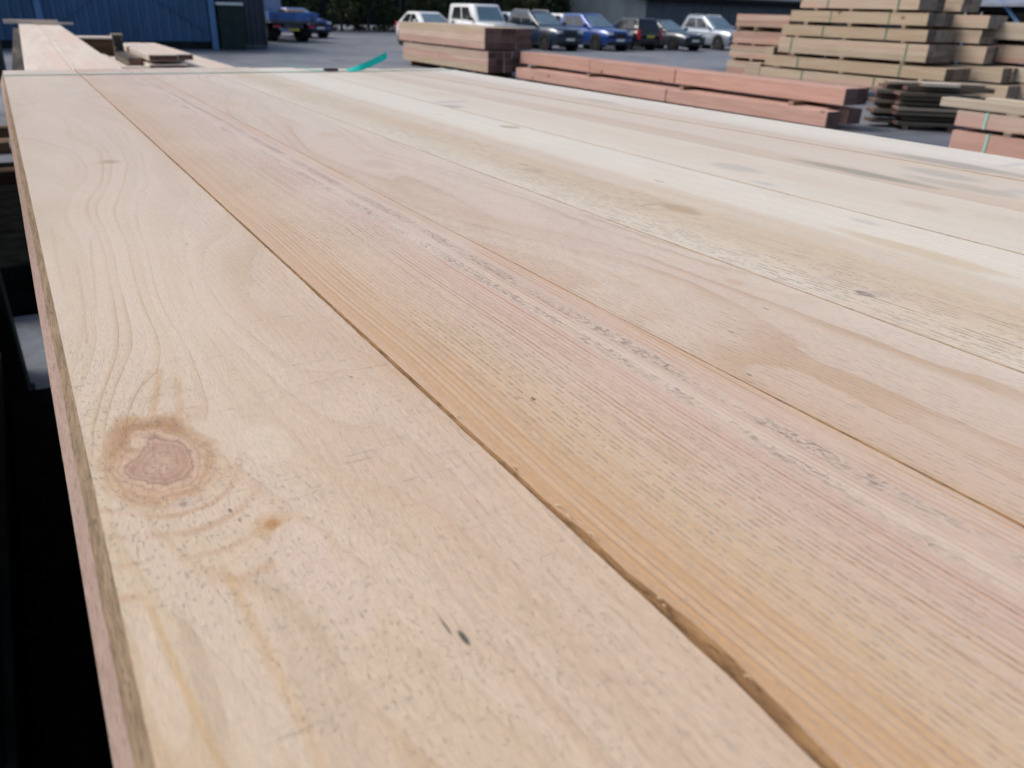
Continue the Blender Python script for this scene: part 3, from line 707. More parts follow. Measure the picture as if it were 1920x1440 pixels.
for (k, lb, z0, z1, y0, y1, mats, c, r, st) in LT:
    pack('timber_pack', lb, GT, XT + .01 * random.random(), XT + .98, y0, y1, z0, z1, c, r, mats, st, jit=.025)
    for q, y in enumerate((y0 + .55, (y0 + y1) / 2 + .1, y1 - .5)):
        xbeam('bearer', 'bearer stick between packs of the tall beige pile', 'bearer', 'bearers of the tall beige pile', XT + .0, XT + 1.02, y - .05, y + .05, prev + .001, z0 - .0005, [BEIGE, E_TAN])
    prev = z1
for y in (11.2, 13.1, 15.0):
    xbeam('bearer', 'ground bearer under the tall beige pile', 'bearer', 'ground bearers of the tall pile', XT, XT + .98, y - .08, y + .08, .003, .1, [BROWN, E_TAN])
# a second row of packs behind, seen past the near ends
GT2 = 'grey ended packs behind the tall beige pile'
prev = .02
for k, (z0, z1, y0, lb) in enumerate(((.20, .55, 9.7, 'lowest grey ended pack behind the tall beige pile'), (.60, .90, 9.9, 'second grey ended pack behind the tall beige pile'), (.95, 1.30, 10.4, 'third grey ended pack behind the tall beige pile'),
                                  (1.35, 1.62, 10.6, 'fourth grey ended pack behind the tall beige pile'), (1.66, 1.92, 10.5, 'fifth grey ended pack behind the tall beige pile, level with its second from top'), (1.98, 2.28, 11.2, 'topmost grey ended pack behind the tall beige pile'))):
    pack('timber_pack', lb, GT2, 18.55, 19.25, y0, 14.6, z0, z1, 2, 1 + (k % 2), [BEIGE, E_GREY], (), jit=.04)
    for y in (11.6, 14.0):
        xbeam('bearer', 'stick between the grey ended packs', 'bearer', 'sticks between the grey ended packs', 18.56, 19.24, y - .06, y + .06, prev + .001 if k else .003, z0 - .0005, [BROWN, E_TAN])
    prev = z1

# ------------------------------------------------------------------ red and beige pile left of the tall pile
GR = 'packs of the red and beige pile beside the parked cars'
prev = .004
for k, (z0, z1, lb) in enumerate(((.27, .60, 'lowest pack of the red and beige pile'), (.69, 1.02, 'second pack up of the red and beige pile'), (1.07, 1.38, 'third pack up of the red and beige pile'), (1.50, 1.81, 'topmost pack of the red and beige pile below the dark shed'))):
    pack('timber_pack', lb, GR, 17.95 + .02 * k, 19.0, 15.3 - (.35 if k < 2 else -.2), 17.46 - .02 * k, z0, z1, 3, 2, [REDPINK, E_TAN], (), jit=.02)
    for y in (15.6, 16.6, 17.25):
        xbeam('bearer', 'bearer between packs of the red and beige pile', 'bearer', 'bearers of the red and beige pile', 17.97, 18.98, y - .05, y + .05, prev + .001, z0 - .0005, [BEIGE, E_TAN])
    prev = z1

# beige blocks stepping between both piles
for k, (y0, y1, z0, z1, lb) in enumerate(((15.78, 16.55, .004, .30, 'lowest beige block between the tall pile and the red pile'), (15.72, 16.25, .301, .62, 'second beige block between the tall pile and the red pile'),
                                       (15.35, 15.62, .8555, 1.05, 'beige block wedged on the second pack of the tall pile'))):
    beam('timber_block', lb, 'timber block', 'beige blocks between two piles', 17.42, 17.9, y0, y1, z0, z1, [BEIGE, E_TAN])

# ------------------------------------------------------------------ knotty pile at the right
GK = 'packs of the knotty pile beyond the tall beige pile'
prev = .004
for k, (z0, z1, y1, m_, lb) in enumerate(((.28, .57, 10.15, BEIGE, 'lowest pack of the knotty pile'), (.62, .92, 11.0, CREAM, 'second pack of the knotty pile with dark knots and a green strap'),
                                    (.99, 1.34, 11.15, REDPINK, 'third pack of the knotty pile with a red streak'), (1.45, 1.80, 11.4, CREAM, 'topmost pack of the knotty pile below the grey shelter'))):
    pack('timber_pack', lb, GK, 19.35 - .3, 20.6, 6.0, y1, z0, z1, 3, 1, [m_, E_GREY], (9.4 - .3 * (k % 2),), STRAPG, jit=.02)
    for y in (6.6, 8.3, 9.7):
        xbeam('bearer', 'bearer between packs of the knotty pile', 'bearer', 'bearers of the knotty pile', 19.06, 20.58, y - .05, y + .05, prev + .001, z0 - .0005, [CREAM, E_TAN])
    prev = z1

# ------------------------------------------------------------------ dark weathered board pile
GD = 'weathered boards in the dark rough pile'
dk = []
NW = ('first', 'second', 'third', 'fourth', 'fifth', 'sixth', 'seventh', 'eighth')
for k in range(8):
    z0 = .08 + k * .083
    for c in range(2):
        sh = random.uniform(-.12, .12)
        xbeam('weathered_board', 'grey weathered board in the %s layer of the dark rough pile, %s side' % (NW[k], ('near', 'far')[c]), 'board', GD,
              13.35 + sh, 14.75 + sh + random.uniform(-.1, .1), 8.25 + c * .46 + random.uniform(-.02, .02), 8.68 + c * .46, z0, z0 + random.uniform(.045, .072), [ROUGHW, E_DARK], rz=RAD(-38 + random.uniform(-2.5, 2.5)))
xbeam('plank', 'long pale plank lying on top of the dark rough pile', 'plank', None, 13.3, 14.9, 8.5, 8.85, .745, .785, [CREAM, E_TAN], rz=RAD(-40))
xbeam('plank', 'short pinkish plank on top of the dark rough pile beside the long pale one', 'plank', None, 13.5, 14.1, 8.25, 8.5, .745, .80, [PALETOP, E_TAN], rz=RAD(-40))
for dx, dy in ((-.3, .25), (.3, -.25)):
    xbeam('bearer', 'ground bearer under the dark rough pile', 'bearer', 'ground bearers of the dark rough pile', 14.05 + dx - .4, 14.05 + dx + .4, 8.7 + dy - .05, 8.7 + dy + .05, .005, .0795, [GREYW, E_DARK], rz=RAD(52))

# ------------------------------------------------------------------ small pile at the right edge before the dark pile
GF = 'packs of the low pile with the big white beam'
pack('timber_pack', 'red lower pack of the low pile under the big white beam', GF, 11.6, 12.5, 2.6, 6.68, .075, .345, 3, 1, [PINK, E_DARK], (6.15,), STRAPG)
pack('timber_pack', 'beige pink upper pack of the low pile under the big white beam', GF, 11.62, 12.5, 2.6, 6.70, .405, .615, 3, 1, [STRIPED, E_TAN], (6.25,), STRAPG)
for y in (3.4, 5.9):
    xbeam('bearer', 'pale bearer between the two packs of the low pile', 'bearer', 'bearers of the low pile', 11.6, 12.5, y - .05, y + .05, .346, .4045, [CREAM, E_TAN])
    xbeam('bearer', 'ground bearer under the low pile', 'bearer', 'ground bearers of the low pile', 11.6, 12.5, y - .05, y + .05, .003, .0745, [BROWN, E_TAN])
    xbeam('batten', 'flat batten under the big white beam', 'batten', 'battens under the big white beam', 11.62, 12.4, y - .1, y + .1, .6165, .639, [PALETOP, E_TAN])
beam('white_beam', 'big whitish beam overhanging the end of the low pile', 'beam', None, 11.62, 11.86, 2.6, 6.98, .64, .765, [CREAM, E_TAN], bev=.012)
beam('white_beam', 'second whitish beam behind the big one on the low pile', 'beam', None, 12.0, 12.25, 2.6, 6.55, .64, .785, [CREAM, E_TAN], bev=.012)

# ------------------------------------------------------------------ vehicles
def paint(name, col, rough=.28, metal=.25):
    return simple(name, col, rough, .5, metal, var=.04, scale=2, coat=.8)
GLASS = simple('car_window_glass', (.018, .024, .028), .06, .8, var=.05)
GLASSF = simple('painted_sky_windscreen', (.24, .34, .37), .12, 1.0, .6, var=.1)  # sky reflection put into the pale blue base colour
RUBBER = simple('black_rubber', (.018, .018, .019), .85, .2)
PLASTIC = simple('black_trim_plastic', (.025, .026, .028), .6, .3)
ALLOY = simple('alloy_rim', (.42, .43, .45), .35, .5, .8)
LAMPW = simple('clear_lamp', (.75, .78, .80), .12, .6, var=.05)
LAMPR = simple('red_lamp', (.42, .015, .035), .2, .6, var=.05)
PLATEW = simple('white_number_plate', (.75, .75, .72), .4, .4, var=.03)
PLATEY = simple('yellow_number_plate', (.62, .48, .06), .4, .4, var=.03)

def section(wd, zb, zt, y, tuck=.93):
    r = min(.10, (zt - zb) * .22)
    hw = [(-wd * .86, zb), (-wd * .97, zb + .10), (-wd, zb + .28), (-wd * .995, zt - .20), (-wd * tuck, zt - .05), (-wd * (tuck - .10), zt)]
    pts = hw + [(0, zt + .012)] + [(-p, q) for p, q in hw[::-1]]
    return [(p, y, q) for p, q in pts]

def wheel(root, x, y, r, side, wd=.22):
    wv = MB(); prof = [(-wd / 2, r * .62), (-wd / 2, r * .93), (-wd / 2 + .03, r), (wd / 2 - .03, r), (wd / 2, r * .93), (wd / 2, r * .62)]
    rings = []
    for k in range(28):
        a = 2 * math.pi * k / 28
        rings.append([(p, q * math.cos(a), q * math.sin(a)) for p, q in prof])
    rings.append(rings[0]); wv.loft(rings, caps=False)
    wobj = wv.build('wheel', RUBBER, root, True, (x, y, r))
    rm = MB().cyl((side * (wd / 2 - .05), 0, 0), r * .64, .04, 'x', 24)
    for k in range(5):
        a = 2 * math.pi * k / 5
        rm.box(side * (wd / 2 - .03) - .02, side * (wd / 2 - .03) + .02, -.035, .035, .03, r * .62, 1, .004, mat=Matrix.Rotation(a, 4, 'X'))
    rm.build('rim', [PLASTIC, ALLOY], wobj)

def make_car(name, label, cat, group, loc, heading, col_m, L=4.4, W=1.82, Ht=1.64, bon=.98, belt=1.02, wr=.35, cab=(-.95, 2.12, .15, 1.75), wt=.74, deck=None, rails=False, boxy=False, plate=PLATEW):
    """front towards local -y; cab = (screen base, rear base, roof front, roof rear) as y; deck = boot lid height"""
    root = empty(name, loc, heading, label=label, cat=cat, group=group)
    hw, h = W / 2, L / 2
    zb = .24
    st = [(-h, .80, .42, bon - .22), (-h + .06, .90, .30, bon - .12), (-h + .28, .96, zb, bon - .05), (-h + .75, 1.0, zb, bon), (cab[0] - .02, 1.0, zb, belt - .02), (0, 1.0, zb, belt), (h - .9, 1.0, zb, belt + .02),
          (h - .25, .97, zb + .02, deck or belt + .02), (h - .05, .92, .34, (deck or belt) - .03), (h, .84, .42, (deck or belt) - .14)]
    if boxy: st = [(-h, .9, .36, bon - .06)] + st[2:-2] + [(h, .95, .36, belt - .02)]
    MB().loft([section(hw * a, b, c, y) for (y, a, b, c) in st]).build('body', col_m, root, True).data.set_sharp_from_angle(angle=RAD(40))
    # cabin shell
    wb = hw * .90; wtp = hw * wt; y0, y1, y2, y3 = cab
    zb2, zt2 = belt - .03, Ht
    def ring(f, z, ex=0.0):
        a = y0 + (y2 - y0) * f; b = y1 + (y3 - y1) * f; q = wb + (wtp - wb) * f + ex; rr = .10
        return [(-q, a + rr, z), (-q + rr, a, z), (q - rr, a, z), (q, a + rr, z), (q, b - rr, z), (q - rr, b, z), (-q + rr, b, z), (-q, b - rr, z)]
    rg = [ring(0, zb2), ring(.93, zt2 - .07), ring(1.0, zt2 - .025)]
    top = [(x * .86, (y - (y2 + y3) / 2) * .88 + (y2 + y3) / 2, zt2) for x, y, z in ring(1.0, zt2)]
    cbn = MB().loft(rg + [top]).build('cabin', col_m, root, True)
    bv = cbn.modifiers.new('round', 'BEVEL'); bv.width = .07; bv.segments = 3; bv.limit_method = 'ANGLE'; bv.angle_limit = RAD(25)
    # panes on the cabin faces
    def P(face, s, t):
        f = t; z = zb2 + (zt2 - .03 - zb2) * t; q = wb + (wtp - wb) * f; a = y0 + (y2 - y0) * f; b = y1 + (y3 - y1) * f
        if face == 'front': return Vector((-q + 2 * q * s, a, z))
        if face == 'rear': return Vector((-q + 2 * q * s, b, z))
        sx = -1 if face == 'left' else 1
        return Vector((sx * q, a + (b - a) * s, z))
    def pane(nm, face, c4, gm=None):
        A = [P(face, s, t) for s, t in c4]
        n = (A[1] - A[0]).cross(A[3] - A[0]).normalized(); ctr = Vector((0, (y0 + y1) / 2, zb2))
        if n.dot(A[0] - ctr) < 0: n = -n
        m = MB(); m.loft([[a - n * .004 for a in A], [a + n * .010 for a in A]]); return m.build(nm, gm or GLASS, root)
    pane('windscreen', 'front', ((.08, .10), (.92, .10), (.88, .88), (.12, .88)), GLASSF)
    pane('rear_window', 'rear', ((.10, .16), (.90, .16), (.86, .86), (.14, .86)))
    for sd in ('left', 'right'):
        pane('side_window', sd, ((.14, .12), (.47, .12), (.47, .84), (.20, .84)))
        pane('side_window', sd, ((.51, .12), (.84, .14), (.80, .82), (.51, .84)))
    # wheels and dark arches
    for yy in (-h + .85, h - .85):
        for sx in (-1, 1):
            MB().cyl((sx * (hw - .10), yy, wr + .01), wr + .075, .215, 'x', 28).build('wheel_arch', PLASTIC, root)
            wheel(root, sx * (hw - .09), yy, wr, sx)
    # face: grille, lamps, bumper, plate
    MB().box(-hw * .42, hw * .42, -h - .012, -h + .1, bon - .42, bon - .19, 0, .02).build('grille', PLASTIC, root)
    MB().box(-hw * .82, hw * .82, -h - .02, -h + .14, .30, .44, 0, .02).build('bumper', PLASTIC, root)
    MB().box(-.26, .26, -h - .03, -h - .021, .46, .57, 0, .003).build('number_plate', PLATEW, root)
    MB().box(-.26, .26, h + .021, h + .03, .62, .73, 0, .003).build('number_plate', PLATEY, root)
    MB().box(-hw * .84, hw * .84, h - .14, h + .02, .32, .48, 0, .02).build('bumper', PLASTIC, root)
    for sx in (-1, 1):
        a, b = sorted((sx * hw * .50, sx * hw * .87))
        MB().box(a, b, -h + .0, -h + .22, bon - .30, bon - .16, 0, .025).build('headlight', LAMPW, root)
        a, b = sorted((sx * hw * .72, sx * hw * .93))
        zt_ = (deck - .05) if deck else belt + .02
        MB().box(a, b, h - .20, h + .008, zt_ - .42, zt_, 0, .02).build('tail_light', LAMPR, root)
        a, b = sorted((sx * hw * .93, sx * (hw + .17)))
        MB().box(a, b, cab[0] + .32, cab[0] + .46, belt + .03, belt + .17, 0, .025).build('wing_mirror', col_m if not boxy else PLASTIC, root)
        if rails: MB().tube([(sx * wtp * .88, y2 + .1, Ht - .02), (sx * wtp * .88, y2 + .2, Ht + .04), (sx * wtp * .88, y3 - .2, Ht + .04), (sx * wtp * .88, y3 - .05, Ht - .02)], .018).build('roof_rail', ALLOY, root)
    return root

GC = 'cars parked in a row across the yard'
P_WHITE = paint('white_car_paint', (.74, .76, .77), .35, 0); P_NAVY = paint('navy_car_paint', (.012, .030, .062)); P_BLUE = paint('bright_blue_car_paint', (.014, .06, .26))
P_BLACK = paint('black_car_paint', (.010, .012, .016)); P_GREY = paint('dark_grey_car_paint', (.055, .070, .085)); P_SILVER = paint('silver_car_paint', (.34, .39, .46), .3, .5)
make_car('parked_car', 'white car with only its roof showing over the two tier pile', 'car', GC, (17.9, 37.0, 0), 0, P_WHITE, Ht=1.52, wt=.68, cab=(-.9, 2.1, .1, 1.35))
make_car('parked_car', 'tall boxy white off-road car behind the two tier pile', 'car', GC, (20.5, 36.4, 0), 0, P_WHITE, L=4.6, W=1.86, Ht=1.93, bon=1.12, belt=1.18, cab=(-.85, 2.26, -.25, 2.15), wt=.80, boxy=True, wr=.39)
make_car('parked_car', 'dark navy SUV with a pale windscreen, left of the bright blue one', 'car', GC, (23.25, 35.4, 0), RAD(4), P_NAVY, L=4.6, Ht=1.70, bon=1.05, belt=1.08, rails=True, wr=.36)
make_car('parked_car', 'bright blue SUV between the navy SUV and the black hatchback', 'car', GC, (26.3, 35.2, 0), RAD(2), P_BLUE, L=4.4, Ht=1.66, bon=1.02, belt=1.04, wr=.36)
make_car('parked_car', 'black hatchback parked tail first with a red tail light', 'car', GC, (29.15, 36.0, 0), RAD(180), P_BLACK, L=4.0, W=1.70, Ht=1.52, bon=.92, belt=.95, cab=(-.9, 1.97, .1, 1.70), wr=.31)
make_car('parked_car', 'dark grey low car with a sloping screen beside the silver SUV', 'car', GC, (31.7, 35.6, 0), RAD(2), P_GREY, L=4.4, W=1.78, Ht=1.46, bon=.90, belt=.93, cab=(-.85, 1.85, .25, 1.1), wt=.70, deck=1.0, wr=.32)
make_car('parked_car', 'silver SUV with roof rails next to the red and beige pile', 'car', GC, (35.6, 36.0, 0), RAD(-3), P_SILVER, L=4.6, W=1.86, Ht=1.74, bon=1.04, belt=1.08, rails=True, wr=.37)
make_car('parked_car', 'pale silver car in the second row behind the navy SUV', 'car', GC, (27.6, 44.5, 0), 0, P_SILVER, Ht=1.6)
make_car('parked_car', 'white car in the second row behind the bright blue SUV', 'car', GC, (31.5, 44.5, 0), 0, P_WHITE, Ht=1.6)
make_car('parked_car', 'small blue car parked behind the tipper truck by the hedge', 'car', None, (14.6, 47.0, 0), RAD(20), P_BLUE, L=3.8, Ht=1.48, cab=(-.9, 1.85, .1, 1.5))

# flatbed truck seen from behind
T_BLUE = simple('truck_blue_paint', (.05, .14, .42), .45, .4, var=.2); T_PALE = simple('truck_pale_blue_panel', (.26, .36, .55), .5, .4, var=.15); T_GREY = simple('truck_grey_steel', (.10, .12, .14), .6, .4, .2, var=.25)
tr = empty('tipper_truck', (12.05, 43.2, 0), RAD(4), label='blue flatbed tipper truck seen from behind beside the dark container', cat='truck')
MB().box(-.45, -.33, -3.0, 3.3, .62, .82, 0, .01).box(.33, .45, -3.0, 3.3, .62, .82, 0, .01).box(-.45, .45, -2.9, -2.75, .60, .8).box(-.45, .45, 2.6, 2.75, .60, .8).build('chassis', T_GREY, tr)
MB().box(-1.15, 1.15, -3.1, 1.55, .83, .96, 0, .01).build('bed', T_GREY, tr)
for sx in (-1, 1):
    MB().box(sx * 1.15 - .03, sx * 1.15 + .03, -3.07, 1.5, .965, 1.32, 0, .01).build('side_board', T_BLUE, tr)
tg = MB().box(-1.12, 1.12, -3.12, -3.06, .965, 1.32, 0, .01).build('tailgate', T_BLUE, tr)
for xx in (-.9, 0, .9): MB().box(xx - .04, xx + .04, -3.135, -3.121, .9, 1.30, 0, .004).build('hinge', T_GREY, tg)
MB().box(-1.12, -.02, -1.2, 1.45, .965, 2.5, 0, .03).build('load_box', T_PALE, tr)
MB().box(-1.12, 1.12, 1.52, 1.6, .965, 2.3, 0, .02).build('headboard', T_PALE, tr)
cb = MB().box(-1.05, 1.05, 1.75, 3.4, .75, 2.45, 0, .12).build('cab', T_PALE, tr)
MB().box(-.7, .7, 1.738, 1.75, 1.7, 2.2, 0, .004).build('window', GLASS, cb)
for yy in (-1.9, 2.3):
    for sx in (-1, 1):
        wheel(tr, sx * .92, yy, .43, sx, .24)
        if yy < 0: wheel(tr, sx * .64, yy, .43, sx, .22)
for sx in (-1, 1):
    MB().box(sx * .85 - .16, sx * .85 + .16, -3.13, -3.0, .64, .76, 0, .01).build('tail_light', LAMPR, tr)
    MB().box(sx * .8 - .26, sx * .8 + .26, -2.55, -2.52, .22, .60, 0, .01).build('mudflap', RUBBER, tr)
MB().box(-.26, .26, -3.02, -3.005, .50, .61, 0, .003).build('number_plate', PLATEY, tr)
sk = MB().box(.05, .95, -2.2, -.9, .9655, 1.42, 0, .08).build('load_sack', simple('tan_sack', (.30, .22, .15), .9, .1, bump=.4), None, loc=(12.05, 43.2, 0), rz=RAD(4))
tag(sk, 'lumpy tan sack lying on the truck bed', 'sack')

# ------------------------------------------------------------------ blue corrugated shed
def cladding(name, a, b):
    t = Tree(name); x, y, z = t.coords()
    n = t.noise(t.vec(x * .6, y, z * .25), 1, 4, .6); n2 = t.noise(t.vec(x * 5, y, z * .6), 1, 3, .6)
    c = t.mix(t.step(n, .3, .7), a, b); c = t.mix(t.step(n2, .55, .8) * .35, c, tuple(q * .55 for q in a))
    return t.done(c, .5, .4)
CL_BLUE = cladding('blue_sheet_cladding', (.036, .10, .205), (.055, .14, .27)); CL_PALE = simple('pale_blue_steel', (.10, .22, .42), .5, .4, var=.1)
CL_DARK = simple('dark_plinth', (.018, .024, .026), .9, .1, var=.3); ROOFM = simple('grey_roof_sheet', (.10, .115, .13), .6, .3, var=.15)
sh = empty('blue_shed', (0, 34.0, 0), label='long blue corrugated shed with pale posts closing the yard on one side', cat='shed')
m = MB(); prof = []
xx = -16.0; P_ = .34
while xx < 7.0:
    prof += [(xx, 0), (xx + .10, 0), (xx + .15, -.06), (xx + .27, -.06), (xx + .32, 0)]; xx += P_
R0 = [(p, q, .28) for p, q in prof]; R1 = [(p, q, 4.4) for p, q in prof]
m.loft([R0, R1], caps=False, closed=False); m.box(-16, 7.1, .05, .12, .28, 4.4)
m.build('wall', CL_BLUE, sh)
MB().box(-16, 7.1, -.02, .2, 0, .275).build('plinth', CL_DARK, sh)
for px_ in (-9.4, -3.9, 1.42, 7.2):
    MB().box(px_ - .11, px_ + .11, -.22, -.07, 0, 4.4, 0, .01).build('post', CL_PALE, sh)
for (xa, za, xb, zb_) in ((1.55, .55, 4.2, 2.4), (7.0, .6, 4.5, 2.2), (-3.8, .5, -1.2, 2.4)):
    MB().tube([(xa, -.10, za), (xb, -.10, zb_)], .025).build('brace', CL_BLUE, sh)
MB().box(7.0, 7.35, .0, 9, 0, 4.4).build('end_wall', CL_DARK, sh)
m = MB().prism([(-.5, 4.4), (10, 6.0), (10, 6.12), (-.5, 4.52)], -16.2, 7.6, 'x'); m.build('roof', ROOFM, sh)
BOXG = simple('dark_green_paint', (.010, .026, .026), .6, .3, var=.2); CAPW = simple('white_painted_cap', (.70, .74, .74), .5, .4, var=.08)
bx = empty('meter_cabinet', (7.85, 34.0, 0), label='dark green cabinet with a white cap at the shed corner', cat='cabinet')
cb = MB().box(-.46, .46, -.35, .35, .0, 1.56, 0, .02).build('cabinet_body', BOXG, bx)
for sx in (-1, 1):
    d_ = MB().box(min(sx * .01, sx * .44), max(sx * .01, sx * .44), -.365, -.351, .08, 1.48, 0, .004).build('door', BOXG, bx)
    MB().box(sx * .06 - .012, sx * .06 + .012, -.385, -.366, .75, .9, 0, .003).build('handle', PLASTIC, d_)
MB().box(-.50, .50, -.39, .39, 1.561, 1.66, 0, .02).build('cap', CAPW, bx)
CONT = cladding('dark_blue_grey_container_paint', (.030, .042, .060), (.045, .060, .080))
ct = empty('container', (8.50, 37.6, 0), label='dark blue grey shipping container between the cabinet and the truck', cat='container')
m = MB(); prof = []
for k in range(8):
    a = -.84 + k * .21; prof += [(a, 0), (a + .08, 0), (a + .115, -.04), (a + .175, -.04)]
prof.append((.84, 0))
m.loft([[(p, -2.98 + q, .15) for p, q in prof], [(p, -2.98 + q, 2.5) for p, q in prof]], caps=False, closed=False); m.box(-.85, .85, -2.9, 3.0, .15, 2.5)
m.build('body', CONT, ct)
MB().box(-.89, .89, -3.05, 3.0, .02, .149, 0, .01).box(-.89, .89, -3.05, 3.05, 2.501, 2.6, 0, .01).box(-.91, -.851, -3.05, -2.9, .15, 2.5).box(.851, .91, -3.05, -2.9, .15, 2.5).build('frame', T_GREY, ct)
tp = MB().box(-.75, .75, -.5, .5, 0, .3, 0, .1).box(-.45, .6, -.42, .4, .28, .46, 0, .08).build('tarpaulin', simple('pale_blue_tarpaulin', (.30, .36, .44), .5, .4, bump=.5), loc=(16.9, 53.5, 0), rz=.3)
tag(tp, 'low pale blue tarpaulin heap at the foot of the hedge', 'tarpaulin')
bn = MB().cyl((0, 0, .45), .29, .9, 'z', 24, r2=.31).cyl((0, 0, .91), .33, .05, 'z', 24).build('drum', BOXG, loc=(-.25, 21.0, 0)); tag(bn, 'dark green drum standing left of the long narrow pile', 'drum')

# ------------------------------------------------------------------ dark sheds behind the cars
DWALL = cladding('slate_blue_wall_sheet', (.055, .075, .10), (.075, .10, .13)); BLACKF = simple('black_fascia', (.008, .010, .012), .8, .2)
ds = empty('dark_shed', (50, 49.0, 0), label='long slate blue shed with a black fascia behind the parked cars', cat='shed')
m = MB(); prof = []; xx = -8.6
while xx < 26: prof += [(xx, 0), (xx + .5, 0), (xx + .55, -.05), (xx + .75, -.05), (xx + .8, 0)]; xx += 1.0
m.loft([[(p, q, .0) for p, q in prof], [(p, q, 2.62) for p, q in prof]], caps=False, closed=False); m.box(-8.6, 26, .06, .14, 0, 2.62); m.build('wall', DWALL, ds)
MB().box(-9.2, 26.5, -.75, -.55, 2.55, 2.95, 0, .02).box(-9.2, 26.5, -.55, .2, 2.63, 2.70).build('fascia', BLACKF, ds)
MB().prism([(-.8, 2.96), (10, 5.2), (10, 5.3), (-.8, 3.05)], -9.4, 26.6, 'x').build('roof', ROOFM, ds)
MB().box(-8.58, -8.4, .14, 10, 0, 3.5).build('end_wall', DWALL, ds)
fb = empty('farm_building', (30, 78.0, 0), label='long dark building with a grey roof far behind the hedge', cat='building')
MB().box(-40, 30, 0, 12, 0, 3.2).build('wall', CL_DARK, fb)
MB().prism([(-.6, 3.0), (6, 6.4), (12.6, 3.0), (12.6, 3.2), (6, 6.6), (-.6, 3.2)], -41, 31, 'x').build('roof', ROOFM, fb)
os_ = empty('open_shelter', (28, 15.6, 0), label='low open shelter with a grey sheet roof behind the knotty pile', cat='shelter')
for yy in (-9, -5, -1.2, 2.4):
    MB().box(-.08, .08, yy - .08, yy + .08, 0, 2.28, 0, .01).build('post', T_GREY, os_)
MB().prism([(-.6, 2.28), (6.5, 3.9), (6.5, 4.0), (-.6, 2.38)], -10, 3.2, 'y').build('roof', simple('blue_grey_roof_sheet', (.20, .23, .30), .55, .4, var=.15), os_)
MB().box(-.10, .10, -9.8, 3.0, 2.10, 2.275, 0, .01).build('beam', BLACKF, os_)
MB().box(6.2, 6.4, -9.8, 3.0, 0, 3.7).box(0, 6.19, 2.85, 3.0, 0, 2.25).build('back_wall', BLACKF, os_)
MB().tube([(-.25, -.95, 1.7), (-.25, .05, 2.6)], .06).build('strut', CL_PALE, os_)
lm = MB().box(-.14, .14, -.42, .42, 0, .22, 0, .05).box(-.02, .02, -.3, -.25, .22, .34).box(-.02, .02, .25, .3, .22, .34).build('white_box', CAPW, loc=(27.75, 16.3, 1.765)); tag(lm, 'small white box hanging under the shelter roof edge', 'white_box')  # plain white box filling a pale patch under the roof edge
rk = empty('tube_frame', (26.5, 15.7, 0), label='pale blue tubular frame standing left of the topmost beige pack', cat='frame')
MB().tube([(0, 0, 0), (0, 0, 1.9), (0, 1.2, 1.9), (0, 1.2, 0)], .035).build('hoop', CL_PALE, rk)

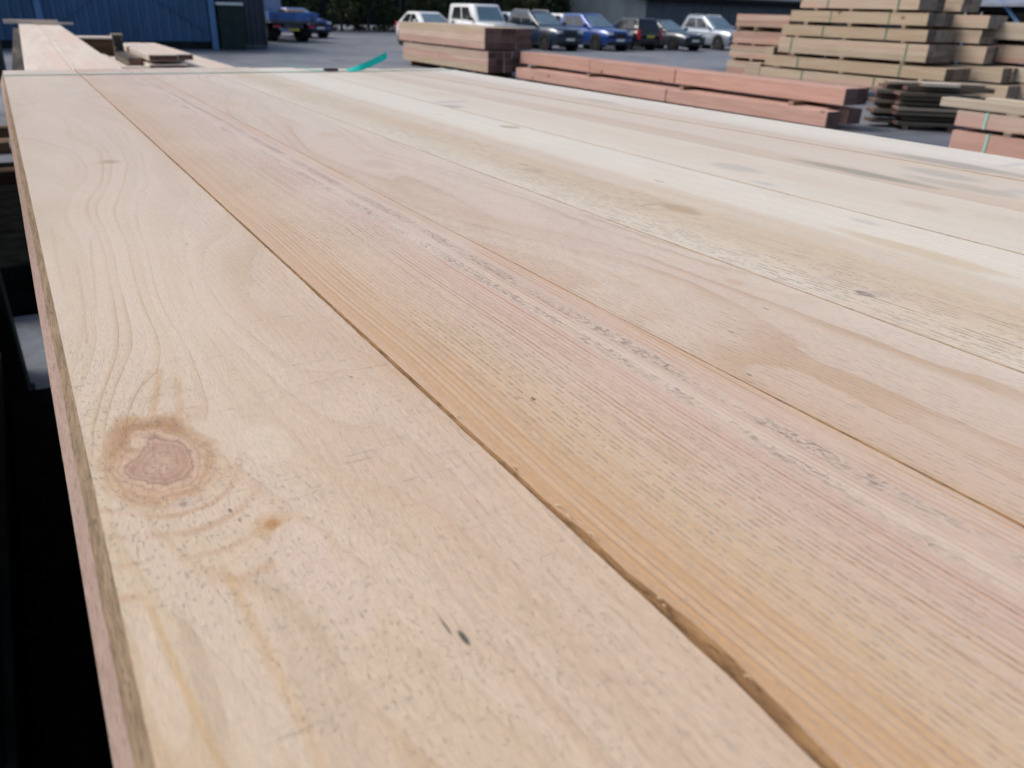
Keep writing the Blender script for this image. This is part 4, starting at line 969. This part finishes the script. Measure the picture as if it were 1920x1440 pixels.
# ------------------------------------------------------------------ hedge and trees
def leafmat(name, a, b, c_):
    t = Tree(name); x, y, z = t.coords()
    n = t.noise(t.vec(x, y, z), 1.1, 3, .6); n2 = t.noise(t.vec(x, y, z), 7, 2, .6)
    c = t.mix(t.step(n, .38, .62), a, b); c = t.mix(t.step(n2, .55, .75), c, c_)
    return t.done(c, .7, .2)
LEAF = [leafmat('dark_conifer_leaves', (.012, .026, .016), (.030, .050, .022), (.055, .070, .028)), leafmat('olive_hedge_leaves', (.030, .045, .018), (.065, .085, .030), (.11, .12, .05))]
BARK = simple('grey_brown_bark', (.10, .085, .07), .95, .1, var=.3, scale=6, bump=.6)
def tree(name, label, group, x, y, rad, z0, z1, n, leaf, th=.12, leaf_s=.16, seed=0):
    rg = random.Random(seed); root = empty(name, (x, y, 0), rg.random() * 6, label=label, cat='tree', group=group)
    m = MB(); zc = z0 + (z1 - z0) * .75
    m.tube([(0, 0, 0), (.05, .03, zc * .4), (-.04, .06, zc * .75), (0, 0, zc)], [th, th * .8, th * .55, th * .2], 8)
    cl = []
    for k in range(int(10 + rad * 5)):
        a = rg.random() * 6.28; f = rg.random(); zz = z0 + (z1 - z0) * f; rr = rad * (.35 + .75 * rg.random()) * (1.0 - .45 * f)
        p = Vector((math.cos(a) * rr, math.sin(a) * rr, zz)); cl.append((p, rad * rg.uniform(.22, .42)))
        if k % 2 == 0: m.tube([(0, 0, max(.1, zz - .5)), tuple(p * .5 + Vector((0, 0, zz * .45))), tuple(p)], [th * .35, th * .22, th * .08], 5)
    m.build('trunk', BARK, root, True)
    m = MB()
    for k in range(n):
        p, r = cl[rg.randrange(len(cl))]
        d = Vector((rg.gauss(0, 1), rg.gauss(0, 1), rg.gauss(0, 1))).normalized() * r * (rg.random() ** .4)
        q = p + d; s_ = leaf_s * rg.uniform(.6, 1.5)
        if q.z < .03: q.z = .03 + rg.random() * .2
        u_ = Vector((rg.gauss(0, 1), rg.gauss(0, 1), rg.gauss(0, 1))).normalized(); v_ = u_.orthogonal().normalized()
        v_ = Matrix.Rotation(rg.random() * 6.28, 3, u_) @ v_
        m.poly([q - u_ * s_, q + v_ * s_ * .45, q + u_ * s_, q - v_ * s_ * .45])
    m.build('crown', leaf, root)
    return root
HX = [13.6, 16.2, 18.6, 21.0, 23.4, 25.9, 28.3, 31.0, 33.6, 36.4, 39.2]
HW = ['beside the truck', 'behind the small blue car', 'at the tarpaulin heap', 'left of the white car roof', 'behind the white car roof', 'behind the white off-road car', 'behind the navy SUV', 'behind the second row cars', 'behind the bright blue SUV', 'behind the black hatchback', 'at the slate blue shed corner']
for k, x in enumerate(HX):
    tree('hedge_shrub', ('olive leafy shrub of the hedge ', 'dark shrub of the hedge ')[k % 3 != 1] + HW[k], 'shrubs of the hedge behind the cars', x + random.uniform(-.3, .3), 58 + random.uniform(-.8, .8), 1.7, .15, 2.9 + random.random() * .5, 1500, LEAF[1 if k % 3 != 1 else 0], .10, .15, k)
TX = [15.0, 19.5, 24.2, 29.0, 34.5, 39.5, 45, 8.5]
TW = ['behind the truck', 'above the tarpaulin heap', 'above the white car roof', 'above the white off-road car', 'above the bright blue SUV', 'above the black hatchback', 'over the slate blue shed roof', 'behind the shipping container']
for k, x in enumerate(TX):
    tree('conifer_tree', 'tall dark conifer with a bare lower trunk ' + TW[k], 'tall conifers behind the hedge', x, 63 + random.uniform(-1, 2), 2.6, 2.0, 11.5, 3200, LEAF[0], .24, .26, 40 + k)
